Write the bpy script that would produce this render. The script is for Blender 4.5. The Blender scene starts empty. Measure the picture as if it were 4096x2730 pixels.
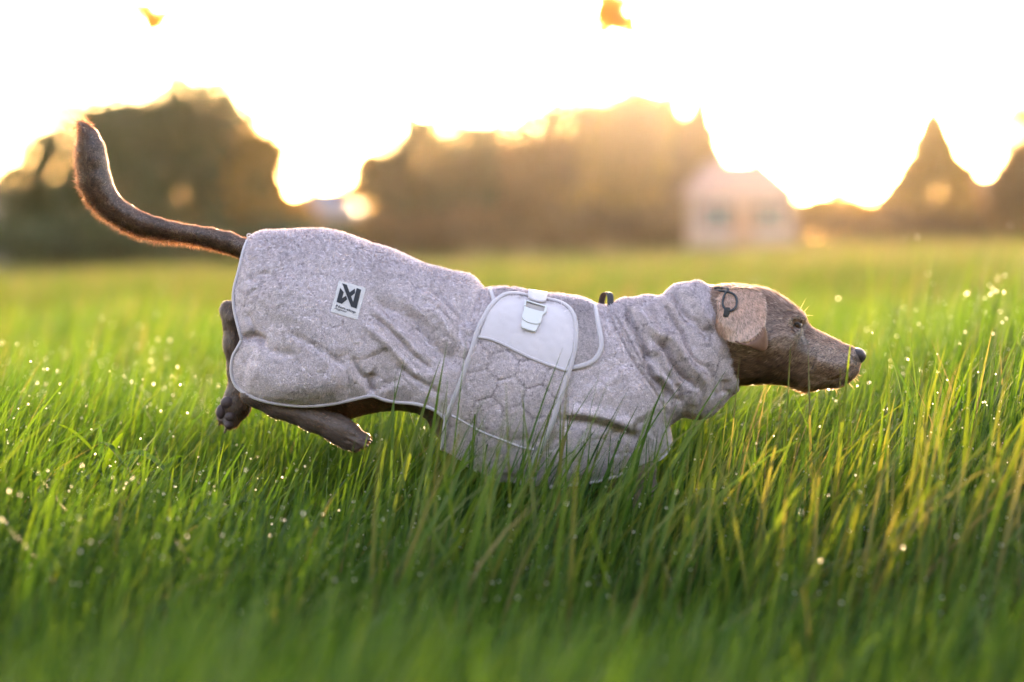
import bpy, bmesh, math, random
import numpy as np
from mathutils import Vector, Matrix
from mathutils.bvhtree import BVHTree

rng = np.random.default_rng(7)
random.seed(7)
SC = bpy.context.scene
COL = SC.collection

# ------------------------------------------------------------------ camera, sky, sun, exposure
S, D, CAMZ, U0, V0 = 0.0005, 4.8356, 0.78, 2048.0, 940.0
SUN_EL, SUN_AZ = math.radians(7.8), math.radians(4.2)     # azimuth measured from +Y towards +X
cam_d = bpy.data.cameras.new('camera')
cam = bpy.data.objects.new('camera', cam_d)
COL.objects.link(cam)
cam.location = (0, -D, CAMZ)
cam.rotation_euler = (math.radians(90), 0, 0)
cam_d.lens = 85; cam_d.sensor_width = 36
cam_d.shift_y = -(1365 - V0) / 4096.0
cam_d.clip_start = 0.05; cam_d.clip_end = 3000
cam_d.dof.use_dof = True
cam_d.dof.focus_distance = D - 0.085
cam_d.dof.aperture_fstop = 1.6
SC.camera = cam

world = bpy.data.worlds.new('World'); SC.world = world; world.use_nodes = True
wn = world.node_tree.nodes; wl = world.node_tree.links
bg = wn['Background']
sky = wn.new('ShaderNodeTexSky'); sky.sky_type = 'NISHITA'; sky.sun_disc = False
sky.sun_elevation = SUN_EL; sky.sun_rotation = SUN_AZ
sky.air_density = 0.8; sky.dust_density = 1.0; sky.ozone_density = 0.4
wl.new(sky.outputs['Color'], bg.inputs['Color'])
bg.inputs['Strength'].default_value = 0.15

sun_d = bpy.data.lights.new('sun', 'SUN'); sun_d.energy = 2.9; sun_d.angle = math.radians(0.6)
sun_d.color = (1.0, 0.74, 0.43)
sun = bpy.data.objects.new('sun', sun_d); COL.objects.link(sun)
sdir = Vector((math.sin(SUN_AZ) * math.cos(SUN_EL), math.cos(SUN_AZ) * math.cos(SUN_EL), math.sin(SUN_EL)))
sun.rotation_euler = sdir.to_track_quat('Z', 'Y').to_euler()

SC.view_settings.view_transform = 'Standard'; SC.view_settings.look = 'None'
SC.view_settings.exposure = 3.98; SC.view_settings.use_white_balance = True; SC.view_settings.white_balance_temperature = 7800; SC.view_settings.white_balance_tint = 24; SC.view_settings.gamma = 1.0
SC.render.engine = 'CYCLES'
SC.cycles.use_denoising = True
SC.cycles.max_bounces = 7; SC.cycles.diffuse_bounces = 4; SC.cycles.transmission_bounces = 5
SC.cycles.transparent_max_bounces = 6; SC.cycles.volume_bounces = 1
SC.cycles.sample_clamp_indirect = 6.0; SC.cycles.sample_clamp_direct = 0.0
SC.cycles.caustics_refractive = True; SC.cycles.caustics_reflective = False

# ------------------------------------------------------------------ helpers
def P(u, v, y=0.0):
    k = (D + y) / D
    return Vector(((u - U0) * S * k, y, CAMZ + (V0 - v) * S * k))

def pix(co):
    k = D / (D + co[:, 1])
    return np.stack([U0 + co[:, 0] * k / S, V0 - (co[:, 2] - CAMZ) * k / S], 1)

def tag(o, label=None, cat=None, group=None, kind=None):
    if label: o['label'] = label
    if cat: o['category'] = cat
    if group: o['group'] = group
    if kind: o['kind'] = kind
    return o

def empty(name, loc=(0, 0, 0), label=None, cat=None, group=None):
    o = bpy.data.objects.new(name, None); COL.objects.link(o); o.location = loc
    o.empty_display_size = 0.1
    return tag(o, label, cat, group)

def raw_mesh(name, co, faces, smooth=True, attrs=None):
    """co (n,3); faces (m,k) array or list of arrays"""
    me = bpy.data.meshes.new(name)
    co = np.ascontiguousarray(co, dtype=np.float32)
    fl = faces if isinstance(faces, list) else [faces]
    fl = [np.asarray(f, dtype=np.int32) for f in fl if len(f)]
    loops = np.concatenate([f.ravel() for f in fl])
    tot = np.concatenate([np.full(len(f), f.shape[1], np.int32) for f in fl])
    start = np.concatenate([[0], np.cumsum(tot)[:-1]]).astype(np.int32)
    me.vertices.add(len(co)); me.vertices.foreach_set('co', co.ravel())
    me.loops.add(len(loops)); me.loops.foreach_set('vertex_index', loops)
    me.polygons.add(len(tot)); me.polygons.foreach_set('loop_start', start)
    try: me.polygons.foreach_set('loop_total', tot)
    except Exception: pass
    me.polygons.foreach_set('use_smooth', np.full(len(tot), smooth))
    if attrs:
        for k, a in attrs.items():
            a = np.asarray(a, np.float32)
            at = me.attributes.new(k, 'FLOAT', 'POINT'); at.data.foreach_set('value', a)
    me.update(calc_edges=True); me.validate()
    return me

def link(name, me, mat=None, parent=None):
    o = bpy.data.objects.new(name, me); COL.objects.link(o)
    if mat:
        if isinstance(mat, (list, tuple)):
            for m in mat: me.materials.append(m)
        else: me.materials.append(mat)
    if parent: 
        o.parent = parent
        o.matrix_parent_inverse = Matrix.Translation(-parent.location) @ Matrix.Identity(4) if parent.parent is None else Matrix.Identity(4)
        if parent.parent is None and parent.type != 'EMPTY':
            o.matrix_parent_inverse = parent.matrix_basis.inverted()
    return o

def mesh_arrays(me):
    n = len(me.vertices); co = np.empty(n * 3, np.float32); me.vertices.foreach_get('co', co)
    me.calc_loop_triangles()
    t = np.empty(len(me.loop_triangles) * 3, np.int32); me.loop_triangles.foreach_get('vertices', t)
    nn = np.empty(n * 3, np.float32); me.vertices.foreach_get('normal', nn)
    return co.reshape(-1, 3), t.reshape(-1, 3), nn.reshape(-1, 3)

# ------------------------------------------------------------------ materials
def mat_base(name):
    m = bpy.data.materials.new(name); m.use_nodes = True
    nt = m.node_tree; b = nt.nodes['Principled BSDF']
    return m, nt, nt.nodes, nt.links, b, nt.nodes['Material Output']

def simple(name, col, rough=0.6, spec=0.4, noise=0.0, nscale=30, bump=0.0, bscale=200, sheen=0.0, metallic=0):
    m, nt, N, L, b, out = mat_base(name)
    b.inputs['Base Color'].default_value = (*col, 1); b.inputs['Roughness'].default_value = rough
    b.inputs['Specular IOR Level'].default_value = spec; b.inputs['Sheen Weight'].default_value = sheen
    b.inputs['Metallic'].default_value = metallic
    tc = N.new('ShaderNodeTexCoord')
    if noise > 0:
        n = N.new('ShaderNodeTexNoise'); n.inputs['Scale'].default_value = nscale; n.inputs['Detail'].default_value = 5
        L.new(tc.outputs['Object'], n.inputs['Vector'])
        r = N.new('ShaderNodeMapRange'); r.inputs[1].default_value = 0.25; r.inputs[2].default_value = 0.75
        r.inputs[3].default_value = 1 - noise; r.inputs[4].default_value = 1 + noise
        L.new(n.outputs['Fac'], r.inputs[0])
        mx = N.new('ShaderNodeMix'); mx.data_type = 'RGBA'; mx.blend_type = 'MULTIPLY'; mx.inputs[0].default_value = 1
        mx.inputs[6].default_value = (*col, 1); L.new(r.outputs[0], mx.inputs[7]); L.new(mx.outputs[2], b.inputs['Base Color'])
    if bump > 0:
        n = N.new('ShaderNodeTexNoise'); n.inputs['Scale'].default_value = bscale; n.inputs['Detail'].default_value = 3
        L.new(tc.outputs['Object'], n.inputs['Vector'])
        bp = N.new('ShaderNodeBump'); bp.inputs['Strength'].default_value = 1; bp.inputs['Distance'].default_value = bump
        L.new(n.outputs['Fac'], bp.inputs['Height']); L.new(bp.outputs['Normal'], b.inputs['Normal'])
    return m

def leafy(name, ramp, trans=0.5, tcol=(1.0, 1.0, 0.45), rough=0.5, spec=0.35, attr='tint', tgain=1.6):
    """thin leaf: reflecting plus light coming through, colour picked per blade by the tint attribute"""
    m, nt, N, L, b, out = mat_base(name)
    a = N.new('ShaderNodeAttribute'); a.attribute_name = attr
    cr = N.new('ShaderNodeValToRGB'); els = cr.color_ramp.elements
    els[0].position = ramp[0][0]; els[0].color = (*ramp[0][1], 1)
    els[1].position = ramp[-1][0]; els[1].color = (*ramp[-1][1], 1)
    for p, c in ramp[1:-1]:
        e = els.new(p); e.color = (*c, 1)
    L.new(a.outputs['Fac'], cr.inputs['Fac'])
    L.new(cr.outputs['Color'], b.inputs['Base Color'])
    b.inputs['Roughness'].default_value = rough; b.inputs['Specular IOR Level'].default_value = spec
    t = N.new('ShaderNodeBsdfTranslucent')
    mu = N.new('ShaderNodeMix'); mu.data_type = 'RGBA'; mu.blend_type = 'MULTIPLY'; mu.inputs[0].default_value = 1
    L.new(cr.outputs['Color'], mu.inputs[6]); mu.inputs[7].default_value = (tcol[0] * tgain, tcol[1] * tgain, tcol[2] * tgain, 1)
    mu.clamp_result = False
    L.new(mu.outputs[2], t.inputs['Color'])
    ms = N.new('ShaderNodeMixShader'); ms.inputs[0].default_value = trans
    L.new(b.outputs[0], ms.inputs[1]); L.new(t.outputs[0], ms.inputs[2]); L.new(ms.outputs[0], out.inputs['Surface'])
    return m

def fabric(name, col, quilt=True, pile=True, weave=False):
    m, nt, N, L, b, out = mat_base(name)
    b.inputs['Roughness'].default_value = 0.9; b.inputs['Specular IOR Level'].default_value = 0.15
    b.inputs['Sheen Weight'].default_value = 0.5; b.inputs['Sheen Roughness'].default_value = 0.5
    tc = N.new('ShaderNodeTexCoord')
    def math_(op, a, bb=None):
        n = N.new('ShaderNodeMath'); n.operation = op
        for i, x in enumerate((a, bb)):
            if x is None: continue
            if hasattr(x, 'links'): L.new(x, n.inputs[i])
            else: n.inputs[i].default_value = x
        return n.outputs[0]
    n1 = N.new('ShaderNodeTexNoise'); n1.inputs['Scale'].default_value = 900 if weave else 330
    n1.inputs['Detail'].default_value = 4; L.new(tc.outputs['Object'], n1.inputs['Vector'])
    n2 = N.new('ShaderNodeTexNoise'); n2.inputs['Scale'].default_value = 14; n2.inputs['Detail'].default_value = 4
    L.new(tc.outputs['Object'], n2.inputs['Vector'])
    v = math_('ADD', math_('MULTIPLY', n1.outputs['Fac'], 0.15 if weave else 0.9), math_('MULTIPLY', n2.outputs['Fac'], 0.25))
    v = math_('ADD', v, 0.80 if weave else 0.42)
    height = math_('MULTIPLY', n1.outputs['Fac'], 0.0004 if weave else 0.0028)
    if quilt:
        sp = N.new('ShaderNodeSeparateXYZ')
        wv = N.new('ShaderNodeTexNoise'); wv.inputs['Scale'].default_value = 9
        L.new(tc.outputs['Object'], wv.inputs['Vector'])
        va = N.new('ShaderNodeVectorMath'); va.operation = 'SCALE'; va.inputs['Scale'].default_value = 0.05
        L.new(wv.outputs['Color'], va.inputs[0])
        vb = N.new('ShaderNodeVectorMath'); vb.operation = 'ADD'; L.new(tc.outputs['Object'], vb.inputs[0]); L.new(va.outputs[0], vb.inputs[1])
        mp = N.new('ShaderNodeMapping'); mp.inputs['Rotation'].default_value = (0, math.radians(18), 0); L.new(vb.outputs[0], mp.inputs['Vector'])
        L.new(mp.outputs[0], sp.inputs[0])
        sc = 1 / 0.062
        px = math_('MULTIPLY', sp.outputs['X'], sc); pz = math_('MULTIPLY', sp.outputs['Z'], sc)
        px = math_('ADD', px, 60.0); pz = math_('ADD', pz, 60.0)
        R3 = math.sqrt(3)
        ax = math_('SUBTRACT', math_('MODULO', px, 1.0), 0.5); az = math_('SUBTRACT', math_('MODULO', pz, R3), R3 / 2)
        bx = math_('SUBTRACT', math_('MODULO', math_('SUBTRACT', px, 0.5), 1.0), 0.5); bz = math_('SUBTRACT', math_('MODULO', math_('SUBTRACT', pz, R3 / 2), R3), R3 / 2)
        da = math_('ADD', math_('MULTIPLY', ax, ax), math_('MULTIPLY', az, az)); db = math_('ADD', math_('MULTIPLY', bx, bx), math_('MULTIPLY', bz, bz))
        def hexd(x, z):
            x = math_('ABSOLUTE', x); z = math_('ABSOLUTE', z)
            return math_('MAXIMUM', x, math_('ADD', math_('MULTIPLY', x, 0.5), math_('MULTIPLY', z, R3 / 2)))
        sel = math_('LESS_THAN', da, db)
        hx = math_('ADD', math_('MULTIPLY', hexd(ax, az), sel), math_('MULTIPLY', hexd(bx, bz), math_('SUBTRACT', 1.0, sel)))
        edge = math_('SUBTRACT', 0.5, hx)                       # 0 on the stitch line
        mr = N.new('ShaderNodeMapRange'); mr.interpolation_type = 'SMOOTHSTEP'
        mr.inputs[1].default_value = 0.0; mr.inputs[2].default_value = 0.055; mr.inputs[3].default_value = 1; mr.inputs[4].default_value = 0
        L.new(edge, mr.inputs[0])
        gate = N.new('ShaderNodeTexNoise'); gate.inputs['Scale'].default_value = 22; L.new(tc.outputs['Object'], gate.inputs['Vector'])
        gm = N.new('ShaderNodeMapRange'); gm.inputs[1].default_value = 0.42; gm.inputs[2].default_value = 0.62
        L.new(gate.outputs['Fac'], gm.inputs[0])
        line = math_('MULTIPLY', mr.outputs[0], gm.outputs[0])
        height = math_('SUBTRACT', height, math_('MULTIPLY', line, 0.0022))
        v = math_('SUBTRACT', v, math_('MULTIPLY', line, 0.08))
    mx = N.new('ShaderNodeMix'); mx.data_type = 'RGBA'; mx.blend_type = 'MULTIPLY'; mx.inputs[0].default_value = 1
    mx.inputs[6].default_value = (*col, 1); L.new(v, mx.inputs[7]); L.new(mx.outputs[2], b.inputs['Base Color'])
    bp = N.new('ShaderNodeBump'); bp.inputs['Strength'].default_value = 1.0; bp.inputs['Distance'].default_value = 1.0
    L.new(height, bp.inputs['Height']); L.new(bp.outputs['Normal'], b.inputs['Normal'])
    return m

COATC = (0.52, 0.42, 0.455)
M = {}
M['coat'] = fabric('terry_fabric', COATC, quilt=False)
M['smooth'] = fabric('smooth_woven_fabric', (0.46, 0.395, 0.42), quilt=False, weave=True)
M['binding'] = fabric('binding_tape', (0.38, 0.325, 0.345), quilt=False, weave=True)
M['pile'] = leafy('terry_pile', [(0, (0.20, 0.158, 0.17)), (0.5, (0.58, 0.50, 0.525)), (1, (0.90, 0.81, 0.84))], trans=0.36, tcol=(1, 0.95, 0.9), tgain=1.5, rough=0.9, spec=0.1)
M['patch'] = fabric('label_cloth', (0.47, 0.42, 0.425), quilt=False, weave=True)
M['ink'] = simple('black_print', (0.012, 0.011, 0.016), rough=0.7)
M['buckle'] = simple('pale_plastic', (0.47, 0.44, 0.435), rough=0.35, spec=0.5)
M['webbing'] = simple('black_webbing', (0.02, 0.017, 0.018), rough=0.7, bump=0.0006, bscale=600)
M['cord'] = simple('black_elastic', (0.018, 0.018, 0.02), rough=0.6, bump=0.0005, bscale=700)
M['skin'] = simple('dark_brown_undercoat', (0.085, 0.052, 0.04), rough=0.75, noise=0.35, nscale=40, bump=0.002, bscale=160, sheen=0.1)
M['fur'] = leafy('brown_fur', [(0, (0.050, 0.025, 0.017)), (0.4, (0.165, 0.088, 0.060)), (0.7, (0.37, 0.245, 0.19)), (1, (0.64, 0.51, 0.44))], trans=0.40, tcol=(1, 0.78, 0.52), tgain=2.4, rough=0.34, spec=1.0)
M['earin'] = simple('bare_ear_leather', (0.16, 0.075, 0.05), rough=0.5, noise=0.3, nscale=60)
M['lid'] = simple('dark_eyelid', (0.022, 0.013, 0.010), rough=0.5)
M['eye'] = simple('amber_brown_eye', (0.045, 0.018, 0.007), rough=0.04, spec=0.6)
M['nose'] = simple('nose_leather', (0.042, 0.029, 0.031), rough=0.45, spec=0.25, bump=0.0012, bscale=380)
M['pad'] = simple('paw_pad', (0.05, 0.028, 0.028), rough=0.6, bump=0.001, bscale=300)
M['claw'] = simple('claw_horn', (0.075, 0.045, 0.045), rough=0.35)
M['lining'] = simple('coat_lining', (0.16, 0.16, 0.18), rough=0.9)
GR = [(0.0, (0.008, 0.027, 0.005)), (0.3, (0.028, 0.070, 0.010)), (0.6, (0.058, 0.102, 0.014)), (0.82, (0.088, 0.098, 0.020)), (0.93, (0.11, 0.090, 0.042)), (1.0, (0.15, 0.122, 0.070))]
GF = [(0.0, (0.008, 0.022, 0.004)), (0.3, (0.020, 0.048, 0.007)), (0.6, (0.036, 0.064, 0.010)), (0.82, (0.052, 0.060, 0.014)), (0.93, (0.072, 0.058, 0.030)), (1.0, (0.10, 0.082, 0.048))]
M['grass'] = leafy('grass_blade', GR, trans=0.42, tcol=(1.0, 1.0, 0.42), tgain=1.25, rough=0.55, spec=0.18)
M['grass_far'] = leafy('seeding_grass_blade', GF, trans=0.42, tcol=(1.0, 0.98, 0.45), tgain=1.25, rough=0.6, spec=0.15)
M['bark'] = simple('bark', (0.06, 0.045, 0.035), rough=0.9, noise=0.4, nscale=8)

# ------------------------------------------------------------------ terrain
def gz(x, y):
    x = np.asarray(x, float); y = np.asarray(y, float)
    t = np.clip(y / 45.0, 0, 1); t = t * t * (3 - 2 * t)
    xx = 40 * np.tanh(x / 40.0)
    far = np.clip(y, 0, 140)
    return 0.012 * xx * (1 - t) + 0.030 * xx * t - 0.0034 * far + 0.012 * np.sin(x * 1.7 + 0.4) * np.sin(y * 1.3)

def grid_axis(lo, hi, dense_lo, dense_hi, fine, coarse):
    a = list(np.arange(lo, dense_lo, coarse)) + list(np.arange(dense_lo, dense_hi, fine)) + list(np.arange(dense_hi, hi + coarse, coarse))
    return np.array(a)
gx_ = grid_axis(-300, 300, -20, 20, 0.6, 12); gy_ = grid_axis(-60, 420, -8, 40, 0.6, 12)
X, Y = np.meshgrid(gx_, gy_, indexing='ij'); Z = gz(X, Y)
nx, ny = X.shape
idx = np.arange(nx * ny).reshape(nx, ny)
fq = np.stack([idx[:-1, :-1], idx[1:, :-1], idx[1:, 1:], idx[:-1, 1:]], -1).reshape(-1, 4)
m_ground = simple('meadow_soil', (0.045, 0.055, 0.018), rough=0.95, noise=0.5, nscale=1.5, bump=0.02, bscale=12)
ground = link('ground', raw_mesh('ground', np.stack([X, Y, Z], -1).reshape(-1, 3), fq), m_ground)
tag(ground, 'gently sloping meadow ground under the tall grass', 'ground', kind='structure')

# ------------------------------------------------------------------ implicit modelling tools
def surface_nets(F, org, h):
    ins = F < 0
    sh = np.array(F.shape)
    cnt = np.zeros(sh - 1, np.int8)
    cs = [(i, j, k) for i in (0, 1) for j in (0, 1) for k in (0, 1)]
    def sl(c): return tuple(slice(c[a], sh[a] - 1 + c[a]) for a in range(3))
    for c in cs: cnt += ins[sl(c)]
    act = (cnt > 0) & (cnt < 8)
    ai = np.argwhere(act); n = len(ai)
    idm = -np.ones(sh - 1, np.int32); idm[act] = np.arange(n)
    acc = np.zeros((n, 3)); num = np.zeros(n)
    vals = {c: F[ai[:, 0] + c[0], ai[:, 1] + c[1], ai[:, 2] + c[2]].astype(np.float64) for c in cs}
    for a in cs:
        for ax in range(3):
            if a[ax] == 1: continue
            b = list(a); b[ax] = 1; b = tuple(b)
            fa, fb = vals[a], vals[b]
            mk = (fa < 0) != (fb < 0)
            t = np.where(mk, fa / np.where(fa == fb, 1, fa - fb), 0)
            pos = np.tile(np.array(a, float), (n, 1)); pos[:, ax] += t
            acc += pos * mk[:, None]; num += mk
    co = (ai + acc / num[:, None]) * h + np.array(org)
    faces = []
    for ax in range(3):
        a1, a2 = (ax + 1) % 3, (ax + 2) % 3
        s0 = [slice(None)] * 3; s1 = [slice(None)] * 3
        s0[ax] = slice(0, sh[ax] - 1); s1[ax] = slice(1, sh[ax])
        A = ins[tuple(s0)]; B = ins[tuple(s1)]
        e = np.argwhere(A != B)
        e = e[(e[:, a1] >= 1) & (e[:, a2] >= 1) & (e[:, a1] < sh[a1] - 1) & (e[:, a2] < sh[a2] - 1)]
        def cell(d1, d2):
            q = e.copy(); q[:, a1] += d1; q[:, a2] += d2
            return idm[q[:, 0], q[:, 1], q[:, 2]]
        q = np.stack([cell(-1, -1), cell(0, -1), cell(0, 0), cell(-1, 0)], 1)
        flip = ~A[e[:, 0], e[:, 1], e[:, 2]]
        q[flip] = q[flip][:, ::-1]
        faces.append(q)
    return co, np.concatenate(faces)

def laplace(co, faces, it=2, lam=0.5):
    e = np.concatenate([faces[:, [i, (i + 1) % 4]] for i in range(4)])
    n = len(co)
    for _ in range(it):
        s = np.zeros_like(co); c = np.bincount(e[:, 0], minlength=n) + np.bincount(e[:, 1], minlength=n)
        for a in range(3):
            s[:, a] = np.bincount(e[:, 0], co[e[:, 1], a], n) + np.bincount(e[:, 1], co[e[:, 0], a], n)
        co = co + lam * (s / np.maximum(c, 1)[:, None] - co)
    return co

def normals_of(co, faces):
    n = np.zeros_like(co)
    a = co[faces[:, 2]] - co[faces[:, 0]]; b = co[faces[:, 3]] - co[faces[:, 1]]
    fn = np.cross(a, b)
    for k in range(4):
        for d in range(3): n[:, d] += np.bincount(faces[:, k], fn[:, d], len(co))
    return n / np.maximum(np.linalg.norm(n, axis=1), 1e-12)[:, None]

def seg_dist(px, pz, poly, closed=False):
    """min distance to polyline plus parameter of the nearest point"""
    best = np.full(px.shape, 1e9); tt = np.zeros(px.shape)
    n = len(poly); m = n if closed else n - 1
    for i in range(m):
        ax, az = poly[i]; bx, bz = poly[(i + 1) % n]
        dx, dz = bx - ax, bz - az; L2 = dx * dx + dz * dz + 1e-12
        t = np.clip(((px - ax) * dx + (pz - az) * dz) / L2, 0, 1)
        d = np.hypot(px - ax - t * dx, pz - az - t * dz)
        k = d < best; best = np.where(k, d, best); tt = np.where(k, (i + t) / m, tt)
    return best, tt

def inside_poly(px, pz, poly):
    r = np.zeros(px.shape, bool); n = len(poly)
    for i in range(n):
        ax, az = poly[i]; bx, bz = poly[(i + 1) % n]
        if az == bz: continue
        c = ((az > pz) != (bz > pz)) & (px < (bx - ax) * (pz - az) / (bz - az) + ax)
        r ^= c
    return r

def spline(pts, sub=6, closed=False):
    """Catmull-Rom through 2d/3d points"""
    p = np.array(pts, float); n = len(p); out = []
    m = n if closed else n - 1
    for i in range(m):
        if closed: a, b, c, d = p[(i - 1) % n], p[i], p[(i + 1) % n], p[(i + 2) % n]
        else: a, b, c, d = p[max(i - 1, 0)], p[i], p[i + 1], p[min(i + 2, n - 1)]
        for k in range(sub):
            t = k / sub
            out.append(0.5 * ((2 * b) + (-a + c) * t + (2 * a - 5 * b + 4 * c - d) * t * t + (-a + 3 * b - 3 * c + d) * t ** 3))
    if not closed: out.append(p[-1])
    return np.array(out)

def blur2(a, sig):
    kx = np.fft.fftfreq(a.shape[0])[:, None]; kz = np.fft.rfftfreq(a.shape[1])[None]
    return np.fft.irfft2(np.fft.rfft2(a) * np.exp(-2 * (np.pi * sig) ** 2 * (kx ** 2 + kz ** 2)), a.shape)

def inflate(poly_px, xs, zs, h):
    """u(x,z): squared half thickness of a rounded body with this side outline"""
    poly = [((u - U0) * S, CAMZ + (V0 - v) * S) for u, v in poly_px]
    X, Z = np.meshgrid(xs, zs, indexing='ij')
    d, _ = seg_dist(X, Z, poly, True); ins = inside_poly(X, Z, poly)
    sd = np.where(ins, d, -d)
    mk = (sd > 0).astype(float); u = np.zeros_like(X)
    I, J = np.indices(X.shape); red = ((I + J) % 2 == 0) * mk; blk = ((I + J) % 2 == 1) * mk
    w = 1.93; f = 2.0 * h * h
    for it in range(420):
        for m_ in (red, blk):
            s = np.zeros_like(u)
            s[1:-1, 1:-1] = u[2:, 1:-1] + u[:-2, 1:-1] + u[1:-1, 2:] + u[1:-1, :-2]
            u += m_ * w * ((s + f) / 4 - u)
    band = ((sd > 1.2 * h) & (sd < 5 * h)).astype(float)
    q = np.where(band > 0, u / np.maximum(sd, h), 0)
    num = blur2(q * band, 3.0); den = blur2(band, 3.0)
    qb = np.where(den > 1e-3, num / np.maximum(den, 1e-3), 0.08); qb = np.clip(qb, 0.01, 1)
    t = np.clip((sd - 2 * h) / (4 * h), 0, 1); t = t * t * (3 - 2 * t)
    return t * u + (1 - t) * qb * sd

def interp(x, tab):
    tab = np.array(tab); return np.interp(x, tab[:, 0], tab[:, 1])

def field(u, sxz, ys, h):
    """approximate signed distance of the inflated body on the whole grid"""
    gu0, gu1 = np.gradient(u, h)
    g2 = (gu0 ** 2 + gu1 ** 2).astype(np.float32)
    y = ys[None, :, None].astype(np.float32); s2 = (sxz ** 2).astype(np.float32)[:, None, :]
    F = y * y / s2 - u.astype(np.float32)[:, None, :]
    return F / np.sqrt((2 * y / s2) ** 2 + g2[:, None, :] + 4e-4)

def strokes(px, lst):
    """relief in metres from (polyline px, sigma px, mm)"""
    r = np.zeros(len(px))
    for pts, sig, mm in lst:
        p = spline(pts, 5)
        lo = p.min(0) - 4 * sig; hi = p.max(0) + 4 * sig
        k = np.where((px[:, 0] > lo[0]) & (px[:, 0] < hi[0]) & (px[:, 1] > lo[1]) & (px[:, 1] < hi[1]))[0]
        if not len(k): continue
        d, t = seg_dist(px[k, 0], px[k, 1], [tuple(a) for a in p])
        fade = np.clip(np.minimum(t, 1 - t) * 5 + 0.25, 0, 1)
        r[k] += mm * 0.001 * fade * np.exp(-(d / sig) ** 2)
    return r

def fbm(co, scale, seed, oct=3):
    r = np.zeros(len(co)); g = np.random.default_rng(seed); a = 1.0
    for o in range(oct):
        for _ in range(5):
            k = g.normal(size=3); k = k / np.linalg.norm(k) * scale * g.uniform(0.6, 1.4)
            r += a * np.sin(co @ k + g.uniform(0, 6.28)) / 5
        a *= 0.5; scale *= 2.0
    return r

# ------------------------------------------------------------------ dog: coat
def hexline(p):
    """1 on the quilting stitch lines, 0 between"""
    x = p[:, 0] * 1.0 + 0.010 * fbm(p, 14, 81, 2); z = p[:, 2] + 0.010 * fbm(p, 14, 82, 2); sy = -np.abs(p[:, 1])
    ca, sa = math.cos(0.3), math.sin(0.3); a, b = (x * ca - z * sa) / 0.058 + 60, (x * sa + z * ca + 0.45 * sy) / 0.058 + 60; R3 = math.sqrt(3)
    ax, az = a % 1 - .5, b % R3 - R3 / 2; bx, bz = (a - .5) % 1 - .5, (b - R3 / 2) % R3 - R3 / 2
    first = ax * ax + az * az < bx * bx + bz * bz; gx, gz_ = np.abs(np.where(first, ax, bx)), np.abs(np.where(first, az, bz))
    e = 0.5 - np.maximum(gx, 0.5 * gx + R3 / 2 * gz_); gate = np.clip(0.65 + 0.9 * fbm(p, 38, 83, 2), 0, 1)
    return np.exp(-(e / 0.035) ** 2) * gate
TOP = [(985, 955), (1001, 946), (1024, 934), (1060, 924), (1106, 926), (1157, 924), (1234, 921), (1285, 918), (1336, 926), (1387, 939), (1438, 960), (1489, 980), (1540, 990),
       (1591, 1008), (1642, 1031), (1693, 1054), (1744, 1072), (1795, 1086), (1846, 1095), (1885, 1104), (1917, 1133), (1936, 1156), (1968, 1152), (2019, 1149), (2083, 1157),
       (2140, 1176), (2185, 1181), (2242, 1181), (2306, 1187), (2350, 1200), (2376, 1213), (2401, 1225), (2452, 1216), (2497, 1200), (2561, 1187), (2605, 1187), (2636, 1188), (2662, 1168),
       (2689, 1150), (2734, 1133), (2779, 1127), (2814, 1133), (2841, 1148), (2859, 1155)]
COAT_SIL = TOP + [(2920, 1185), (2985, 1300), (3015, 1450), (2990, 1545), (2953, 1562), (2912, 1597), (2886, 1628), (2850, 1662), (2814, 1677), (2779, 1677), (2734, 1666), (2703, 1684),
                  (2680, 1700), (2690, 1790), (2655, 1865), (2565, 1930), (2400, 1985), (2200, 2010), (2000, 1985), (1850, 1925), (1750, 1800), (1690, 1740), (1600, 1715), (1500, 1710),
                  (1400, 1720), (1200, 1740), (1050, 1720), (930, 1650), (870, 1560), (862, 1460), (870, 1380), (868, 1300), (866, 1180), (885, 1080), (925, 990), (955, 965)]
LEFT_EDGE = [(1001, 946), (979, 988), (966, 1039), (953, 1095), (940, 1141), (934, 1187), (938, 1238), (948, 1284), (958, 1324), (967, 1362), (953, 1391), (935, 1421), (927, 1462), (928, 1503), (945, 1544)]
HEM = [(945, 1544), (973, 1569), (1019, 1592), (1081, 1610), (1157, 1621), (1223, 1625), (1310, 1619), (1387, 1604), (1453, 1589), (1489, 1584), (1514, 1591), (1540, 1601), (1591, 1610), (1642, 1613),
       (1693, 1623), (1744, 1643), (1782, 1677)]
CHEST_HEM = [(1788, 1790), (1860, 1862), (2000, 1925), (2197, 1949), (2370, 1930), (2465, 1905), (2548, 1879), (2606, 1853), (2657, 1822), (2674, 1792)]
HOOD_EDGE = [(2955, 1562), (2955, 1532), (2950, 1496), (2944, 1452), (2930, 1407), (2917, 1367), (2895, 1330), (2875, 1290), (2863, 1255), (2850, 1229), (2843, 1197), (2852, 1168), (2860, 1153)]
CUT = LEFT_EDGE + HEM[1:] + CHEST_HEM + [(2720, 1740), (2800, 1740), (2900, 1690), (2970, 1600)] + HOOD_EDGE + [(2862, 1040), (1700, 800), (990, 800)]

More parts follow.
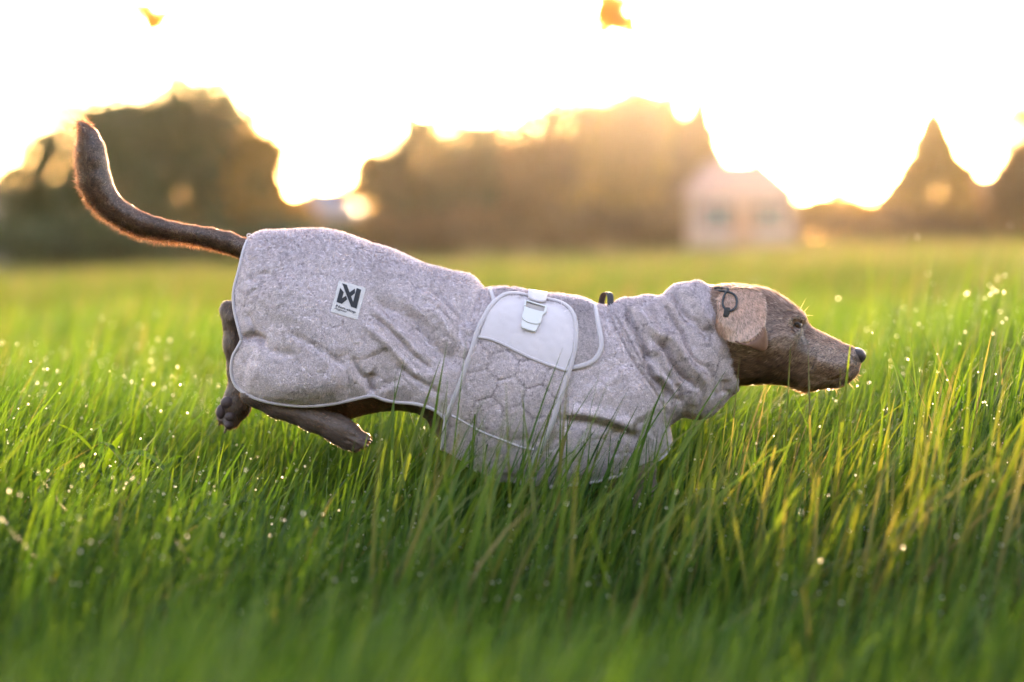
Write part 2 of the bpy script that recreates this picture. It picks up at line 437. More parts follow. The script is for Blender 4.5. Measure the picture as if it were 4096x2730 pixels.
H = 0.004
cx = np.arange(-0.62, 0.52, H); cy = np.arange(-0.19, 0.19 + H, H); cz = np.arange(0.20, 0.84, H)
uc = inflate(COAT_SIL, cx, cz, H)
def S_of(u): return (u - U0) * S
SC_TAB = [(S_of(860), 0.80), (S_of(1100), 0.80), (S_of(1400), 0.74), (S_of(1700), 0.68), (S_of(2000), 0.70), (S_of(2300), 0.74), (S_of(2550), 0.70), (S_of(2750), 0.66), (S_of(3000), 0.64)]
sx = np.repeat(interp(cx, SC_TAB)[:, None], len(cz), 1)
co, fc = surface_nets(field(uc, sx, cy, H), (cx[0], cy[0], cz[0]), H)
co = laplace(co, fc, 3, 0.5)
# thigh of the near hind leg, shoulder, then cloth folds, all pushed along the normals
def near_pix(c):
    q = c.copy(); q[:, 1] = -np.abs(q[:, 1]); return pix(q)
side = lambda n: np.clip(np.abs(n[:, 1]) * 1.6, 0, 1)
nrm = normals_of(co, fc)
px = near_pix(co)
big = [([(990, 1480), (1180, 1530), (1390, 1520)], 95, 20), ([(1080, 1120), (1200, 1300), (1330, 1460)], 130, 12), ([(1500, 1400), (1560, 1560)], 60, -8),
       ([(2420, 1500), (2530, 1700)], 120, 14), ([(1660, 1250), (1700, 1500)], 130, -6), ([(2100, 1450), (2080, 1750)], 150, 5)]
co = co + nrm * (strokes(px, big) * side(nrm))[:, None]
Nk = lambda *p: [(2350 + .3954 * a, 1100 + .3954 * b) for a, b in p]
Rk = lambda *p: [(1350 + .3827 * a, 1100 + .3827 * b) for a, b in p]
folds = [
    (Nk((480, 290), (560, 430), (640, 540), (760, 610), (850, 640), (950, 760), (1050, 880), (1150, 1010), (1200, 1100)), 20, 10),
    (Nk((830, 340), (880, 480), (950, 580), (980, 700), (1030, 810), (1110, 900), (1190, 960)), 11, -9),
    (Nk((700, 680), (800, 760), (840, 860), (900, 950), (980, 1050), (1070, 1120)), 13, -12),
    (Nk((400, 330), (460, 480), (540, 620), (600, 760), (670, 880)), 11, -9),
    (Nk((560, 700), (600, 850), (650, 1000), (720, 1080), (800, 1170), (830, 1280)), 11, -10),
    (Nk((690, 980), (760, 1060), (860, 1150), (910, 1240)), 12, 6), (Nk((740, 1060), (820, 1150), (850, 1230)), 8, -7),
    (Nk((620, 760), (740, 770), (800, 880), (880, 1010)), 14, 5),
    (Nk((900, 150), (930, 300), (1000, 420), (1100, 480), (1170, 560), (1290, 570)), 12, -6),
    (Nk((960, 130), (1080, 250), (1200, 420), (1280, 480)), 24, 7), (Nk((780, 300), (830, 380), (860, 440)), 10, -6),
    (Nk((700, 230), (820, 300), (900, 430)), 14, 5), (Nk((1180, 650), (1290, 600)), 9, -4), (Nk((1400, 1060), (1390, 1220)), 14, -7),
    (Nk((1200, 900), (1260, 1050), (1280, 1250)), 14, -4), (Nk((920, 1100), (930, 1300)), 12, -7), (Nk((1080, 1150), (1090, 1320)), 16, 5),
    (Nk((200, 330), (300, 560), (420, 800), (560, 1000), (700, 1200), (800, 1400)), 5, -4), (Nk((250, 330), (350, 520), (490, 780), (630, 1010), (770, 1250)), 5, -4),
    (Nk((225, 330), (325, 540), (455, 790), (595, 1005), (735, 1225)), 5, 2),
    (Rk((380, 260), (560, 360), (720, 430), (900, 640), (1100, 850), (1250, 900)), 27, -9),
    (Rk((900, 330), (1100, 480), (1300, 720), (1390, 820)), 24, 7), (Rk((400, 330), (560, 540), (720, 680), (850, 870)), 12, 5),
    (Rk((330, 400), (520, 540), (700, 720), (850, 880), (1000, 1000)), 10, -5), (Rk((250, 500), (500, 700), (750, 960), (830, 1060)), 12, 4.5),
    (Rk((640, 960), (800, 1080), (960, 1180), (1060, 1260)), 11, -5), (Rk((380, 1020), (350, 1150), (380, 1230)), 13, -12), (Rk((160, 850), (210, 1000), (320, 1120)), 13, -6),
    (Rk((860, 180), (1050, 300), (1250, 500), (1400, 620)), 11, 4.5), (Rk((950, 150), (1150, 330), (1300, 520)), 10, -4), (Rk((700, 250), (900, 430), (1050, 560)), 12, 3),
    ([(2248, 1681), (2338, 1690), (2465, 1722), (2560, 1760)], 18, -7), ([(2260, 1650), (2400, 1660), (2540, 1710)], 20, 7),
    ([(967, 1362), (1010, 1350), (1060, 1365)], 14, -10), ([(990, 1130), (1030, 1100), (1080, 1090)], 9, -3.5), ([(975, 1200), (1000, 1160), (1040, 1140)], 8, 3.5),
    ([(985, 1250), (1010, 1310), (1000, 1360)], 9, -4), ([(1010, 1330), (1080, 1400), (1180, 1420)], 16, -4), ([(1160, 1330), (1280, 1400), (1380, 1470)], 14, -4),
    ([(1000, 1600), (1180, 1560), (1380, 1480)], 40, 3), ([(1860, 1180), (1840, 1300), (1820, 1450)], 22, -5), ([(1930, 1160), (1900, 1230), (1880, 1300)], 12, -6),
    ([(2420, 1300), (2470, 1450), (2560, 1600)], 30, 3), ([(1120, 1010), (1300, 1000)], 12, -1.5), ([(1060, 1290), (1160, 1300), (1240, 1340)], 22, -2.0), ([(1100, 1180), (1220, 1150)], 26, 1.5)]
nrm = normals_of(co, fc); px = near_pix(co)
disp = 1.45 * strokes(px, [(a_, b_ * 1.2, c_) for a_, b_, c_ in folds]) * side(nrm) - 0.0015 * hexline(co) + 0.0016 * fbm(co, 60, 3) + 0.0009 * fbm(co, 170, 4)
co = co + nrm * disp[:, None]
# small ripples along the hood's top line
rip = (px[:, 0] > 2400) * np.clip(nrm[:, 2], 0, 1) * 0.002 * np.sin(px[:, 0] / 17.0)
co = co + nrm * rip[:, None]
bvh_coat = BVHTree.FromPolygons([tuple(c) for c in co], [tuple(int(i) for i in f) for f in fc])
CAM = Vector((0, -D, CAMZ))
def hit(u, v, off=0.0, bvh=None):
    """point of the near side of the coat under an outline point"""
    d = (P(u, v) - CAM).normalized()
    r = (bvh or bvh_coat).ray_cast(CAM, d)
    if r[0] is None:
        r = (bvh or bvh_coat).find_nearest(P(u, v, -0.02))
        return Vector(r[0]) + r[1] * off, r[1]
    n = r[1]
    if n.dot(d) > 0: n = -n
    return r[0] + n * off, n
px = near_pix(co)
cutp = spline(CUT[:len(LEFT_EDGE)], 4)
cen = px[fc].mean(1)
keep = inside_poly(cen[:, 0], cen[:, 1], CUT)
SEAM = Nk((225, 240), (225, 330), (325, 540), (455, 790), (595, 1005), (735, 1225), (830, 1420), (860, 1600))
hood_poly = SEAM + [(3100, 1740), (3100, 1000), (2440, 1000)]
is_hood = inside_poly(cen[:, 0], cen[:, 1], hood_poly)

def sub_mesh(co, faces):
    used = np.unique(faces); mp = -np.ones(len(co), np.int32); mp[used] = np.arange(len(used))
    return co[used], mp[faces]

dog = empty('dog', (0.0, 0.0, 0.0), 'brown short-haired dog in a grey quilted coat leaping through tall meadow grass', 'dog')
coat_mesh_me = None
cbody = sub_mesh(co, fc[keep & ~is_hood]); chood = sub_mesh(co, fc[keep & is_hood])
coat = link('coat', raw_mesh('coat', *cbody), M['coat'], dog); coat['label'] = 'pale grey quilted towelling coat body'
neckw = link('neck_warmer', raw_mesh('neck_warmer', *chood), M['coat'], dog); neckw['label'] = 'wrinkled grey towelling neck cover'
for o in (coat, neckw):
    sm = o.modifiers.new('thickness', 'SOLIDIFY'); sm.thickness = 0.004; sm.offset = -1

# ------------------------------------------------------------------ strips, panels
def sweep(pts, nrms, w, t, sides=8, closed=False, taper=None):
    """soft flat band following points with given outward normals"""
    p = np.array([tuple(a) for a in pts]); nn = np.array([tuple(a) for a in nrms]); n = len(p)
    tg = np.gradient(p, axis=0); tg /= np.maximum(np.linalg.norm(tg, axis=1), 1e-9)[:, None]
    sd = np.cross(nn, tg); sd /= np.maximum(np.linalg.norm(sd, axis=1), 1e-9)[:, None]
    n2 = np.cross(tg, sd)
    ang = np.linspace(0, 2 * np.pi, sides, endpoint=False)
    tp = np.ones(n) if taper is None else np.asarray(taper)
    v = p[:, None] + (sd[:, None] * (np.cos(ang) * w / 2)[None, :, None] + n2[:, None] * (np.sin(ang) * t / 2)[None, :, None]) * tp[:, None, None]
    v = v.reshape(-1, 3); f = []
    i = np.arange(n - 1)[:, None] * sides; j = np.arange(sides)[None]
    q = np.stack([i + j, i + (j + 1) % sides, i + sides + (j + 1) % sides, i + sides + j], -1).reshape(-1, 4)
    caps = [list(range(sides))[::-1], list(range((n - 1) * sides, n * sides))]
    me = bpy.data.meshes.new('band')
    me.from_pydata([tuple(a) for a in v], [], [tuple(a) for a in q] + caps)
    for pl in me.polygons: pl.use_smooth = True
    return me

def smooth_arr(a, it=3):
    a = np.array([tuple(x) for x in a])
    for _ in range(it):
        a[1:-1] = 0.25 * a[:-2] + 0.5 * a[1:-1] + 0.25 * a[2:]
    return a

def binding(name, pts, parent, w=0.009, t=0.006, off=0.001, mat=None, bvh=None, sub=5, ext=0):
    p = spline(pts, sub)
    hs = [hit(a, b, off, bvh) for a, b in p]
    pos = smooth_arr([h_[0] for h_ in hs], 3); nn = smooth_arr([h_[1] for h_ in hs], 6)
    nn /= np.linalg.norm(nn, axis=1)[:, None]
    return link(name, sweep(pos, nn, w, t), mat or M['binding'], parent)

def grid_panel(poly, off, cell=8.0, bvh=None, edge_drop=0.0):
    """clean-edged piece of cloth lying on the coat, outline in px"""
    bm = bmesh.new()
    vs = [bm.verts.new((a, b, 0)) for a, b in poly]
    bm.faces.new(vs)
    p = np.array(poly); lo, hi = p.min(0), p.max(0)
    for ax in (0, 1):
        for c in np.arange(lo[ax] + cell, hi[ax], cell):
            pn = [0, 0, 0]; pn[ax] = 1; pc = [0, 0, 0]; pc[ax] = c
            bmesh.ops.bisect_plane(bm, geom=bm.verts[:] + bm.edges[:] + bm.faces[:], plane_co=pc, plane_no=pn, dist=1e-4)
    bmesh.ops.remove_doubles(bm, verts=bm.verts[:], dist=0.3)
    uvs = [(v.co.x, v.co.y) for v in bm.verts]
    for v, (a, b) in zip(bm.verts, uvs):
        v.co = hit(a, b, off, bvh)[0]
    bmesh.ops.recalc_face_normals(bm, faces=bm.faces[:])
    me = bpy.data.meshes.new('panel')
    # make normals face the camera side
    if sum(f.normal.y * f.calc_area() for f in bm.faces) > 0:
        bmesh.ops.reverse_faces(bm, faces=bm.faces[:])
    bm.to_mesh(me); bm.free()
    for pl in me.polygons: pl.use_smooth = True
    return me

binding('rump_binding', LEFT_EDGE[:10], coat, w=0.0065)
binding('thigh_binding', LEFT_EDGE[9:] + HEM[1:], coat, w=0.0075)
binding('chest_binding', CHEST_HEM[3:], coat, w=0.008)
hoodedge = HOOD_EDGE[1:-2]
binding('hood_edge', HOOD_EDGE[1:6], neckw, w=0.004, t=0.004, off=-0.001, mat=M['coat'])
binding('belly_piping', [(1812, 1656), (1891, 1700), (1955, 1732), (2019, 1758), (2083, 1783), (2135, 1795)], coat, w=0.005, t=0.004, off=0.008)

YOKE = [(1962, 1165), (1974, 1209), (1985, 1290), (2010, 1400), (2150, 1470), (2296, 1474), (2338, 1465), (2376, 1445), (2399, 1407), (2405, 1369), (2389, 1292), (2376, 1228), (2340, 1208), (2240, 1192), (2110, 1186), (2020, 1160)]
yoke = link('shoulder_flap', grid_panel(YOKE, 0.003), M['coat'], dog)
yoke['label'] = 'rounded towelling flap over the shoulder with pale edge tape'
binding('flap_binding', [(1962, 1162), (1970, 1190), (1976, 1215)], yoke, w=0.008, off=0.004)
binding('flap_binding', [(2374, 1222), (2382, 1255), (2390, 1295), (2398, 1330), (2405, 1369), (2400, 1407), (2376, 1443), (2338, 1463), (2285, 1474)], yoke, w=0.010, off=0.004)
GIRTH_L = [(1776, 1790), (1782, 1730), (1792, 1662), (1828, 1573), (1866, 1464), (1898, 1356), (1923, 1299), (1955, 1241), (1993, 1203), (2032, 1186), (2083, 1188), (2130, 1197)]
GIRTH_R = [(2191, 1210), (2242, 1221), (2280, 1248), (2299, 1292), (2303, 1350), (2296, 1413), (2277, 1484), (2255, 1547), (2229, 1624), (2204, 1700), (2172, 1771), (2146, 1822), (2120, 1880)]
GIRTH = list(map(tuple, spline(GIRTH_L + GIRTH_R, 3))) + [(1990, 1880), (1860, 1835)]
girth = link('girth_panel', grid_panel(GIRTH, 0.0065), M['coat'], dog)
girth['label'] = 'belly panel wrapped up over the flank with pale edge tape'
bl = spline(GIRTH_L + GIRTH_R, 3)
binding('panel_binding', GIRTH_L + GIRTH_R, girth, w=0.010, t=0.006, off=0.0075, sub=4)
PK_TOP = [(1921, 1352), (1935, 1303), (1962, 1249), (1998, 1212), (2034, 1196), (2083, 1198), (2130, 1207), (2191, 1220), (2238, 1230), (2272, 1254), (2290, 1294), (2294, 1350), (2287, 1413), (2266, 1486)]
PK_LOW = [(2210, 1471), (2146, 1449), (2083, 1417), (2019, 1385), (1955, 1362)]
pocket = link('smooth_panel', grid_panel(list(map(tuple, spline(PK_TOP, 3))) + PK_LOW, 0.0085), M['smooth'], girth)
pocket['label'] = 'smooth woven lilac-grey top of the belly panel'
binding('panel_seam', [(1916, 1354)] + PK_LOW[::-1] + [(2266, 1488)], girth, w=0.006, t=0.005, off=0.009)

# buckle and strap on the smooth panel, each plate a rounded slab standing off the cloth
Bk = lambda *p: [(2030 + .1722 * a, 1130 + .1722 * b) for a, b in p]
c0, nb = hit(2135, 1260, 0.0)
def slab(name, pts, z0, z1, mat, parent, bevel=0.0012, tilt=0.0):
    """thick plate: outline px, from z0 to z1 metres above the cloth (plane fitted at the buckle)"""
    bm = bmesh.new(); bot = []; top = []
    for a, b in pts:
        d = (P(a, b) - CAM).normalized()
        q = CAM + d * ((c0 - CAM).dot(nb) / d.dot(nb))
        bot.append(bm.verts.new(q + nb * z0)); top.append(bm.verts.new(q + nb * z1))
    n = len(pts)
    ft = bm.faces.new(top); fb = bm.faces.new(bot[::-1])
    for i in range(n): bm.faces.new((bot[i], bot[(i + 1) % n], top[(i + 1) % n], top[i]))
    bmesh.ops.recalc_face_normals(bm, faces=bm.faces[:])
    bmesh.ops.bevel(bm, geom=list(set(list(ft.edges))), offset=bevel, segments=2, affect='EDGES', profile=0.6)
    me = bpy.data.meshes.new(name); bm.to_mesh(me); bm.free()
    return link(name, me, mat, parent)
buckle = slab('buckle', list(map(tuple, spline(Bk((365, 645), (400, 650), (500, 690), (740, 760), (840, 770), (865, 800), (805, 860), (770, 990), (735, 1045), (650, 1062), (500, 1030), (380, 975), (330, 900), (345, 820), (378, 720)), 2, True))), 0.008, 0.0135, M['buckle'], dog)
buckle['label'] = 'pale plastic side buckle'
slab('release_tab', list(map(tuple, spline(Bk((345, 940), (312, 1060), (345, 1130), (590, 1210), (650, 1195), (690, 1120), (715, 1050), (520, 1000)), 2, True))), 0.006, 0.0112, M['buckle'], buckle)
slab('frame_side', Bk((405, 495), (440, 500), (420, 640), (365, 640)), 0.008, 0.0135, M['buckle'], buckle)
slab('frame_side', Bk((870, 620), (905, 635), (895, 770), (865, 810), (835, 765)), 0.008, 0.0135, M['buckle'], buckle)
slab('frame_bar', Bk((440, 495), (900, 630), (885, 660), (430, 525)), 0.0085, 0.0128, M['buckle'], buckle)
slab('strap_fold', Bk((440, 540), (880, 660), (850, 765), (740, 760), (415, 625)), 0.0055, 0.0095, simple('strap_underside', (0.30, 0.25, 0.24), rough=0.8), buckle)
# strap rises over the back
sp_l = [hit(*Bk((440, 505))[0], 0.013), hit(*Bk((455, 380))[0], 0.014), hit(*Bk((462, 300))[0], 0.013)]
sp_r = [hit(*Bk((885, 628))[0], 0.013), hit(*Bk((905, 470))[0], 0.014), hit(*Bk((912, 390))[0], 0.013)]
sv = []
for (a, na), (b, nb_) in zip(sp_l, sp_r): sv.append((a, b))
cl, cr_ = sv[-1]
for y, dz in ((-0.035, 0.010), (-0.005, 0.014), (0.03, 0.006), (0.07, -0.02)):
    za = bvh_coat.ray_cast(Vector((cl.x, y, 1.2)), Vector((0, 0, -1)))[0]; zb = bvh_coat.ray_cast(Vector((cr_.x, y, 1.2)), Vector((0, 0, -1)))[0]
    if y > cl.y + 0.01: sv.append((za + Vector((0, 0, 0.006)), zb + Vector((0, 0, 0.006))))
me = bpy.data.meshes.new('strap'); vv = [p_ for ab in sv for p_ in ab]
me.from_pydata([tuple(v) for v in vv], [], [(2 * i, 2 * i + 1, 2 * i + 3, 2 * i + 2) for i in range(len(sv) - 1)])
for pl in me.polygons: pl.use_smooth = True
strap = link('strap', me, M['smooth'], dog); strap['label'] = 'pale webbing strap over the back'
s_ = strap.modifiers.new('round', 'SUBSURF'); s_.levels = 2; s_.render_levels = 2
s_ = strap.modifiers.new('thickness', 'SOLIDIFY'); s_.thickness = 0.003; s_.offset = 0

# carrying loop behind the neck
lp = [P(2404, 1236, 0.026), P(2407, 1205, 0.024), P(2414, 1180, 0.016), P(2426, 1171, 0.004), P(2437, 1175, -0.008), P(2442, 1195, -0.018), P(2442, 1242, -0.030)]
lps = spline([tuple(a) for a in lp], 5); tg = np.gradient(lps, axis=0); nn = np.cross(tg, np.tile([1.0, 0.1, 0], (len(lps), 1)))
loop = link('loop', sweep(lps, nn / np.linalg.norm(nn, axis=1)[:, None], 0.013, 0.0025, 8), M['webbing'], dog); loop['label'] = 'black webbing loop standing up on the shoulders'
# small white thread ring at the tail
rp = [P(996 + 8 * math.cos(a), 944 + 8 * math.sin(a), -0.035) for a in np.linspace(0, 6.6, 16)]
ringo = link('thread_loop', sweep([tuple(a) for a in rp], [(0, -1, 0)] * 16, 0.0025, 0.0025, 6), M['smooth'], dog)

# label patch, emblem and lettering
Lk = lambda *p: [(1310 + .1148 * a, 1110 + .1148 * b) for a, b in p]
patch = link('label_patch', grid_panel(Lk((395, 125), (870, 255), (1335, 385), (1190, 940), (1045, 1490), (560, 1350), (100, 1205), (250, 660)), 0.0022, 6), M['patch'], dog)
patch['label'] = 'small pale sewn-on label with black emblem and lettering'
pm, pt, pn_ = mesh_arrays(patch.data)
bvh_patch = BVHTree.FromPolygons([tuple(a) for a in pm], [tuple(int(i) for i in f) for f in pt])
EMB = [Lk((443, 372), (567, 522), (510, 735), (640, 640), (687, 770), (497, 930), (312, 862)),
       Lk((512, 215), (675, 265), (770, 530), (953, 395), (960, 555), (822, 665), (890, 860), (1018, 375), (1175, 440), (1010, 1098), (822, 1030))]
for e in EMB:
    link('emblem', grid_panel(e, 0.0007, 6, bvh_patch), M['ink'], patch)
def lettering(txt, org, right, up, size, bold, patch_par):
    cu = bpy.data.curves.new('lettering', 'FONT'); cu.body = txt; cu.size = 1.0; cu.offset = bold; cu.resolution_u = 3
    to = bpy.data.objects.new('tmp_text', cu); COL.objects.link(to)
    dg = bpy.context.evaluated_depsgraph_get()
    me = bpy.data.meshes.new_from_object(to.evaluated_get(dg))
    bpy.data.objects.remove(to); bpy.data.curves.remove(cu)
    wmax = max(v.co.x for v in me.vertices)
    for v in me.vertices:
        a = v.co.x / wmax; b = v.co.y
        q = (org[0] + right[0] * a + up[0] * b * size, org[1] + right[1] * a + up[1] * b * size)
        v.co = hit(1310 + .1148 * q[0], 1110 + .1148 * q[1], 0.0007, bvh_patch)[0]
    me.name = 'lettering'
    return link('lettering', me, M['ink'], patch_par)
lettering('Non-stop', (278, 1022), (692, 235), (0.36, -0.94), 118, 0.022, patch)
lettering('dogwear', (250, 1100), (425, 140), (0.28, -0.96), 92, 0.008, patch)

# ------------------------------------------------------------------ dog: body
HEAD = [(2640, 1260), (2700, 1215), (2780, 1180), (2859, 1153), (2912, 1148), (2944, 1147), (2993, 1151), (3037, 1158), (3078, 1167), (3113, 1184), (3149, 1206), (3176, 1227), (3198, 1244), (3218, 1262), (3229, 1282),
        (3240, 1304), (3261, 1320), (3296, 1338), (3341, 1360), (3386, 1382), (3417, 1391), (3436, 1398), (3446, 1410), (3450, 1428), (3446, 1450), (3442, 1466), (3439, 1483), (3428, 1500), (3410, 1517), (3388, 1534), (3366, 1545), (3337, 1550),
        (3292, 1552), (3261, 1560), (3234, 1564), (3198, 1555), (3158, 1539), (3113, 1530), (3069, 1526), (3024, 1528), (2979, 1531), (2940, 1540), (2850, 1580), (2740, 1600), (2640, 1560), (2600, 1400)]
TRUNK = [(u, v + 24) for u, v in TOP[1:-12]] + [(2480, 1250), (2600, 1260), (2700, 1230), (2760, 1260), (2740, 1450), (2700, 1590), (2640, 1650), (2645, 1760), (2590, 1840), (2450, 1885), (2250, 1915), (2080, 1910), (1920, 1870), (1820, 1810),
         (1764, 1760), (1732, 1722), (1708, 1680), (1670, 1654), (1595, 1642), (1525, 1647), (1454, 1660), (1390, 1680), (1300, 1660), (1150, 1560), (1040, 1450), (990, 1330), (970, 1180), (985, 1040)]
bx = np.arange(-0.93, 0.73, H); by = np.arange(-0.168, 0.168 + H, H); bz = np.arange(0.015, 1.03, H)
uh = inflate(HEAD, bx, bz, H); ut = inflate(TRUNK, bx, bz, H)
XB, ZB = np.meshgrid(bx, bz, indexing='ij')
sh_ = np.repeat(interp(bx, [(S_of(2600), 0.70), (S_of(2900), 0.72), (S_of(3080), 0.76), (S_of(3190), 0.72), (S_of(3260), 0.66), (S_of(3350), 0.68), (S_of(3440), 0.74)])[:, None], len(bz), 1)
# skull is widest at the cheek, jaw narrower
vv_ = V0 - (ZB - CAMZ) / S
sh_ = sh_ * (1 - 0.12 * np.clip((vv_ - 1440) / 120, 0, 1))
st_ = np.repeat((interp(bx, SC_TAB) * 0.90)[:, None], len(bz), 1)
FB = field(ut, st_, by, H)
def smin(a, b, k):
    h_ = np.clip(0.5 + 0.5 * (b - a) / k, 0, 1)
    return b * (1 - h_) + a * h_ - k * h_ * (1 - h_)
FB = smin(FB, field(uh, sh_, by, H), 0.02).astype(np.float32)
def cone(A, B, ra, rb, k=0.012):
    A = np.array(A, float); B = np.array(B, float); R = max(ra, rb) + 3 * k + 0.01
    lo = np.minimum(A, B) - R; hi = np.maximum(A, B) + R
    i0, i1 = np.searchsorted(bx, [lo[0], hi[0]]); j0, j1 = np.searchsorted(by, [lo[1], hi[1]]); k0, k1 = np.searchsorted(bz, [lo[2], hi[2]])
    if i1 <= i0 or j1 <= j0 or k1 <= k0: return
    x = bx[i0:i1, None, None]; y = by[None, j0:j1, None]; z = bz[None, None, k0:k1]
    d = B - A; L2 = (d ** 2).sum() + 1e-9
    t = np.clip(((x - A[0]) * d[0] + (y - A[1]) * d[1] + (z - A[2]) * d[2]) / L2, 0, 1)
    ds = np.sqrt((x - A[0] - t * d[0]) ** 2 + (y - A[1] - t * d[1]) ** 2 + (z - A[2] - t * d[2]) ** 2) - (ra + (rb - ra) * t)
    FB[i0:i1, j0:j1, k0:k1] = smin(FB[i0:i1, j0:j1, k0:k1], ds, k)
def chain(pts, k=0.012):
    for a, b in zip(pts[:-1], pts[1:]):
        cone(P(a[0], a[1], a[2]), P(b[0], b[1], b[2]), a[3], b[3], k)
# tail (centre line and half thickness from the photograph)
TAIL_UP = [(1060, 985), (996, 952), (934, 925), (851, 907), (789, 899), (706, 887), (623, 868), (561, 848), (507, 815), (457, 773), (428, 718), (418, 660), (414, 598), (409, 552), (386, 516), (350, 500), (318, 488)]
TAIL_LO = [(1030, 1090), (959, 1036), (893, 1010), (830, 988), (768, 972), (706, 958), (644, 950), (585, 938), (520, 915), (450, 878), (398, 835), (362, 783), (342, 700), (338, 640), (340, 570), (335, 525), (314, 486)]
tail = []
for (a, b), (c, d) in zip(TAIL_UP, TAIL_LO):
    tail.append(((a + c) / 2, (b + d) / 2, 0.0, max(0.0035, 0.5 * math.hypot(a - c, b - d) * S * 0.76)))
TAILC = np.array([tuple(P(t[0], t[1])) for t in tail]); 
chain(tail, 0.006)
# near hind leg folded forward under the belly
ny_ = -0.075
chain([(1150, 1200, -0.04, 0.055), (1390, 1470, -0.055, 0.035)], 0.03)
chain([(1390, 1480, -0.055, 0.035), (1200, 1540, ny_, 0.032), (1022, 1572, ny_, 0.024)], 0.02)
chain([(1002, 1580, ny_, 0.020), (1110, 1625, ny_, 0.0225), (1250, 1672, ny_, 0.025), (1350, 1715, ny_, 0.027)], 0.012)
chain([(1350, 1715, ny_, 0.026), (1395, 1745, ny_, 0.028)], 0.01)
for (a, b, dy, r) in [((1380, 1728), (1462, 1752), -0.006, 0.0125), ((1375, 1745), (1450, 1776), -0.020, 0.0120), ((1370, 1755), (1420, 1794), -0.012, 0.0115), ((1385, 1740), (1450, 1765), 0.016, 0.0125)]:
    cone(P(a[0], a[1], ny_ + dy * 0.7), P(b[0], b[1], ny_ + dy), r, r * 0.85, 0.003)
# far hind leg kicked back, pads showing
fy = 0.075
chain([(1150, 1200, 0.04, 0.055), (1250, 1390, 0.06, 0.04)], 0.03)
chain([(1250, 1390, 0.06, 0.04), (1080, 1330, fy, 0.035), (960, 1262, fy, 0.026)], 0.02)
chain([(914, 1240, fy, 0.019), (944, 1268, fy, 0.027), (948, 1380, fy, 0.026), (960, 1480, fy, 0.024), (968, 1560, fy, 0.026)], 0.012)
chain([(968, 1560, fy, 0.028), (945, 1625, fy, 0.031)], 0.012)
for (a, b, dy, r) in [((930, 1580), (915, 1620), -0.012, 0.014), ((925, 1620), (890, 1675), -0.010, 0.0125), ((945, 1640), (918, 1695), -0.018, 0.0135), ((960, 1630), (935, 1690), 0.004, 0.0135), ((920, 1610), (882, 1650), 0.014, 0.0125)]:
    cone(P(a[0], a[1], fy + dy * 0.7), P(b[0], b[1], fy + dy), r, r * 0.9, 0.006)
# forelegs, mostly lost in the grass: one reaching down to land, one folded back
chain([(2480, 1760, -0.045, 0.04), (2548, 1870, -0.055, 0.033), (2575, 1990, -0.06, 0.028), (2562, 2130, -0.06, 0.023), (2570, 2300, -0.06, 0.021), (2590, 2390, -0.06, 0.024)], 0.02)
for dy in (-0.02, -0.007, 0.007, 0.02):
    cone(P(2595, 2395, -0.06 + dy * 0.7), P(2645, 2425, -0.06 + dy), 0.013, 0.011, 0.006)
chain([(2450, 1770, 0.045, 0.04), (2400, 1900, 0.055, 0.034), (2300, 2000, 0.06, 0.027), (2200, 2080, 0.06, 0.022), (2130, 2060, 0.06, 0.022)], 0.02)
for dy in (-0.02, -0.007, 0.007, 0.02):
    cone(P(2125, 2060, 0.06 + dy * 0.7), P(2075, 2045, 0.06 + dy), 0.013, 0.011, 0.006)
bco, bfc = surface_nets(FB, (bx[0], by[0], bz[0]), H)
del FB
bco = laplace(bco, bfc, 2, 0.5)
nrm = normals_of(bco, bfc); px = near_pix(bco)
Hk = lambda *p: [(3050 + .2679 * a, 1180 + .2679 * b) for a, b in p]
head_rel = [(Hk((470, 330), (560, 345), (640, 400)), 15, 7.5), (Hk((380, 440), (420, 360), (500, 320)), 11, 3.0), (Hk((455, 475), (520, 460), (570, 440), (640, 450)), 11, -7.0), (Hk((460, 560), (560, 570), (610, 545)), 9, 3.0),
            (Hk((620, 500), (690, 640), (720, 780)), 20, -5.5), (Hk((120, 600), (280, 760), (450, 860)), 62, 8.0), (Hk((300, 560), (420, 600), (520, 640)), 20, 3.0), (Hk((200, 1000), (420, 1120), (620, 1180)), 40, 2.0),
            (Hk((800, 1000), (1050, 1080), (1240, 1120)), 36, 7.0), (Hk((1440, 1040), (1340, 1110), (1180, 1200), (1020, 1260)), 6, -2.5), (Hk((1000, 860), (1150, 900), (1260, 930)), 20, -1.5),
            (Hk((760, 1230), (700, 1300), (690, 1390)), 10, -2.0), (Hk((1340, 890), (1380, 980), (1450, 1030)), 7, -2.0), (Hk((40, 200), (240, 180), (420, 300)), 40, -2.5), (Hk((1240, 1150), (1310, 1190)), 16, 1.5)]
pt_rel = [([(905, 1585), (925, 1600)], 8, -2), ([(1200, 1640), (1330, 1690)], 8, -2.5), ([(1385, 1738), (1465, 1764)], 5, -3.5), ([(1380, 1758), (1440, 1788)], 5, -3.5), ([(925, 1290), (935, 1400), (945, 1500)], 12, -3)]
disp = strokes(px, head_rel + pt_rel) * side(nrm) + 0.0007 * fbm(bco, 90, 9)
bco = bco + nrm * disp[:, None]
def covered(p):
    q = near_pix(p); return inside_poly(q[:, 0], q[:, 1], CUT) & (np.abs(p[:, 1]) < 0.2)
for i in np.where(covered(bco))[0]:                                   # the body stays inside its coat
    x_, y_, z_ = bco[i]; sg = -1 if y_ < 0 else 1
    r = bvh_coat.ray_cast(Vector((x_, sg * 0.5, z_)), Vector((0, -sg, 0)))
    if r[0] is not None and abs(y_) > abs(r[0].y) - 0.010: bco[i, 1] = sg * max(abs(r[0].y) - 0.010, 0.0)
body = link('body', raw_mesh('body', bco, bfc), M['skin'], dog); body['label'] = 'brown short-haired body with curved raised tail'
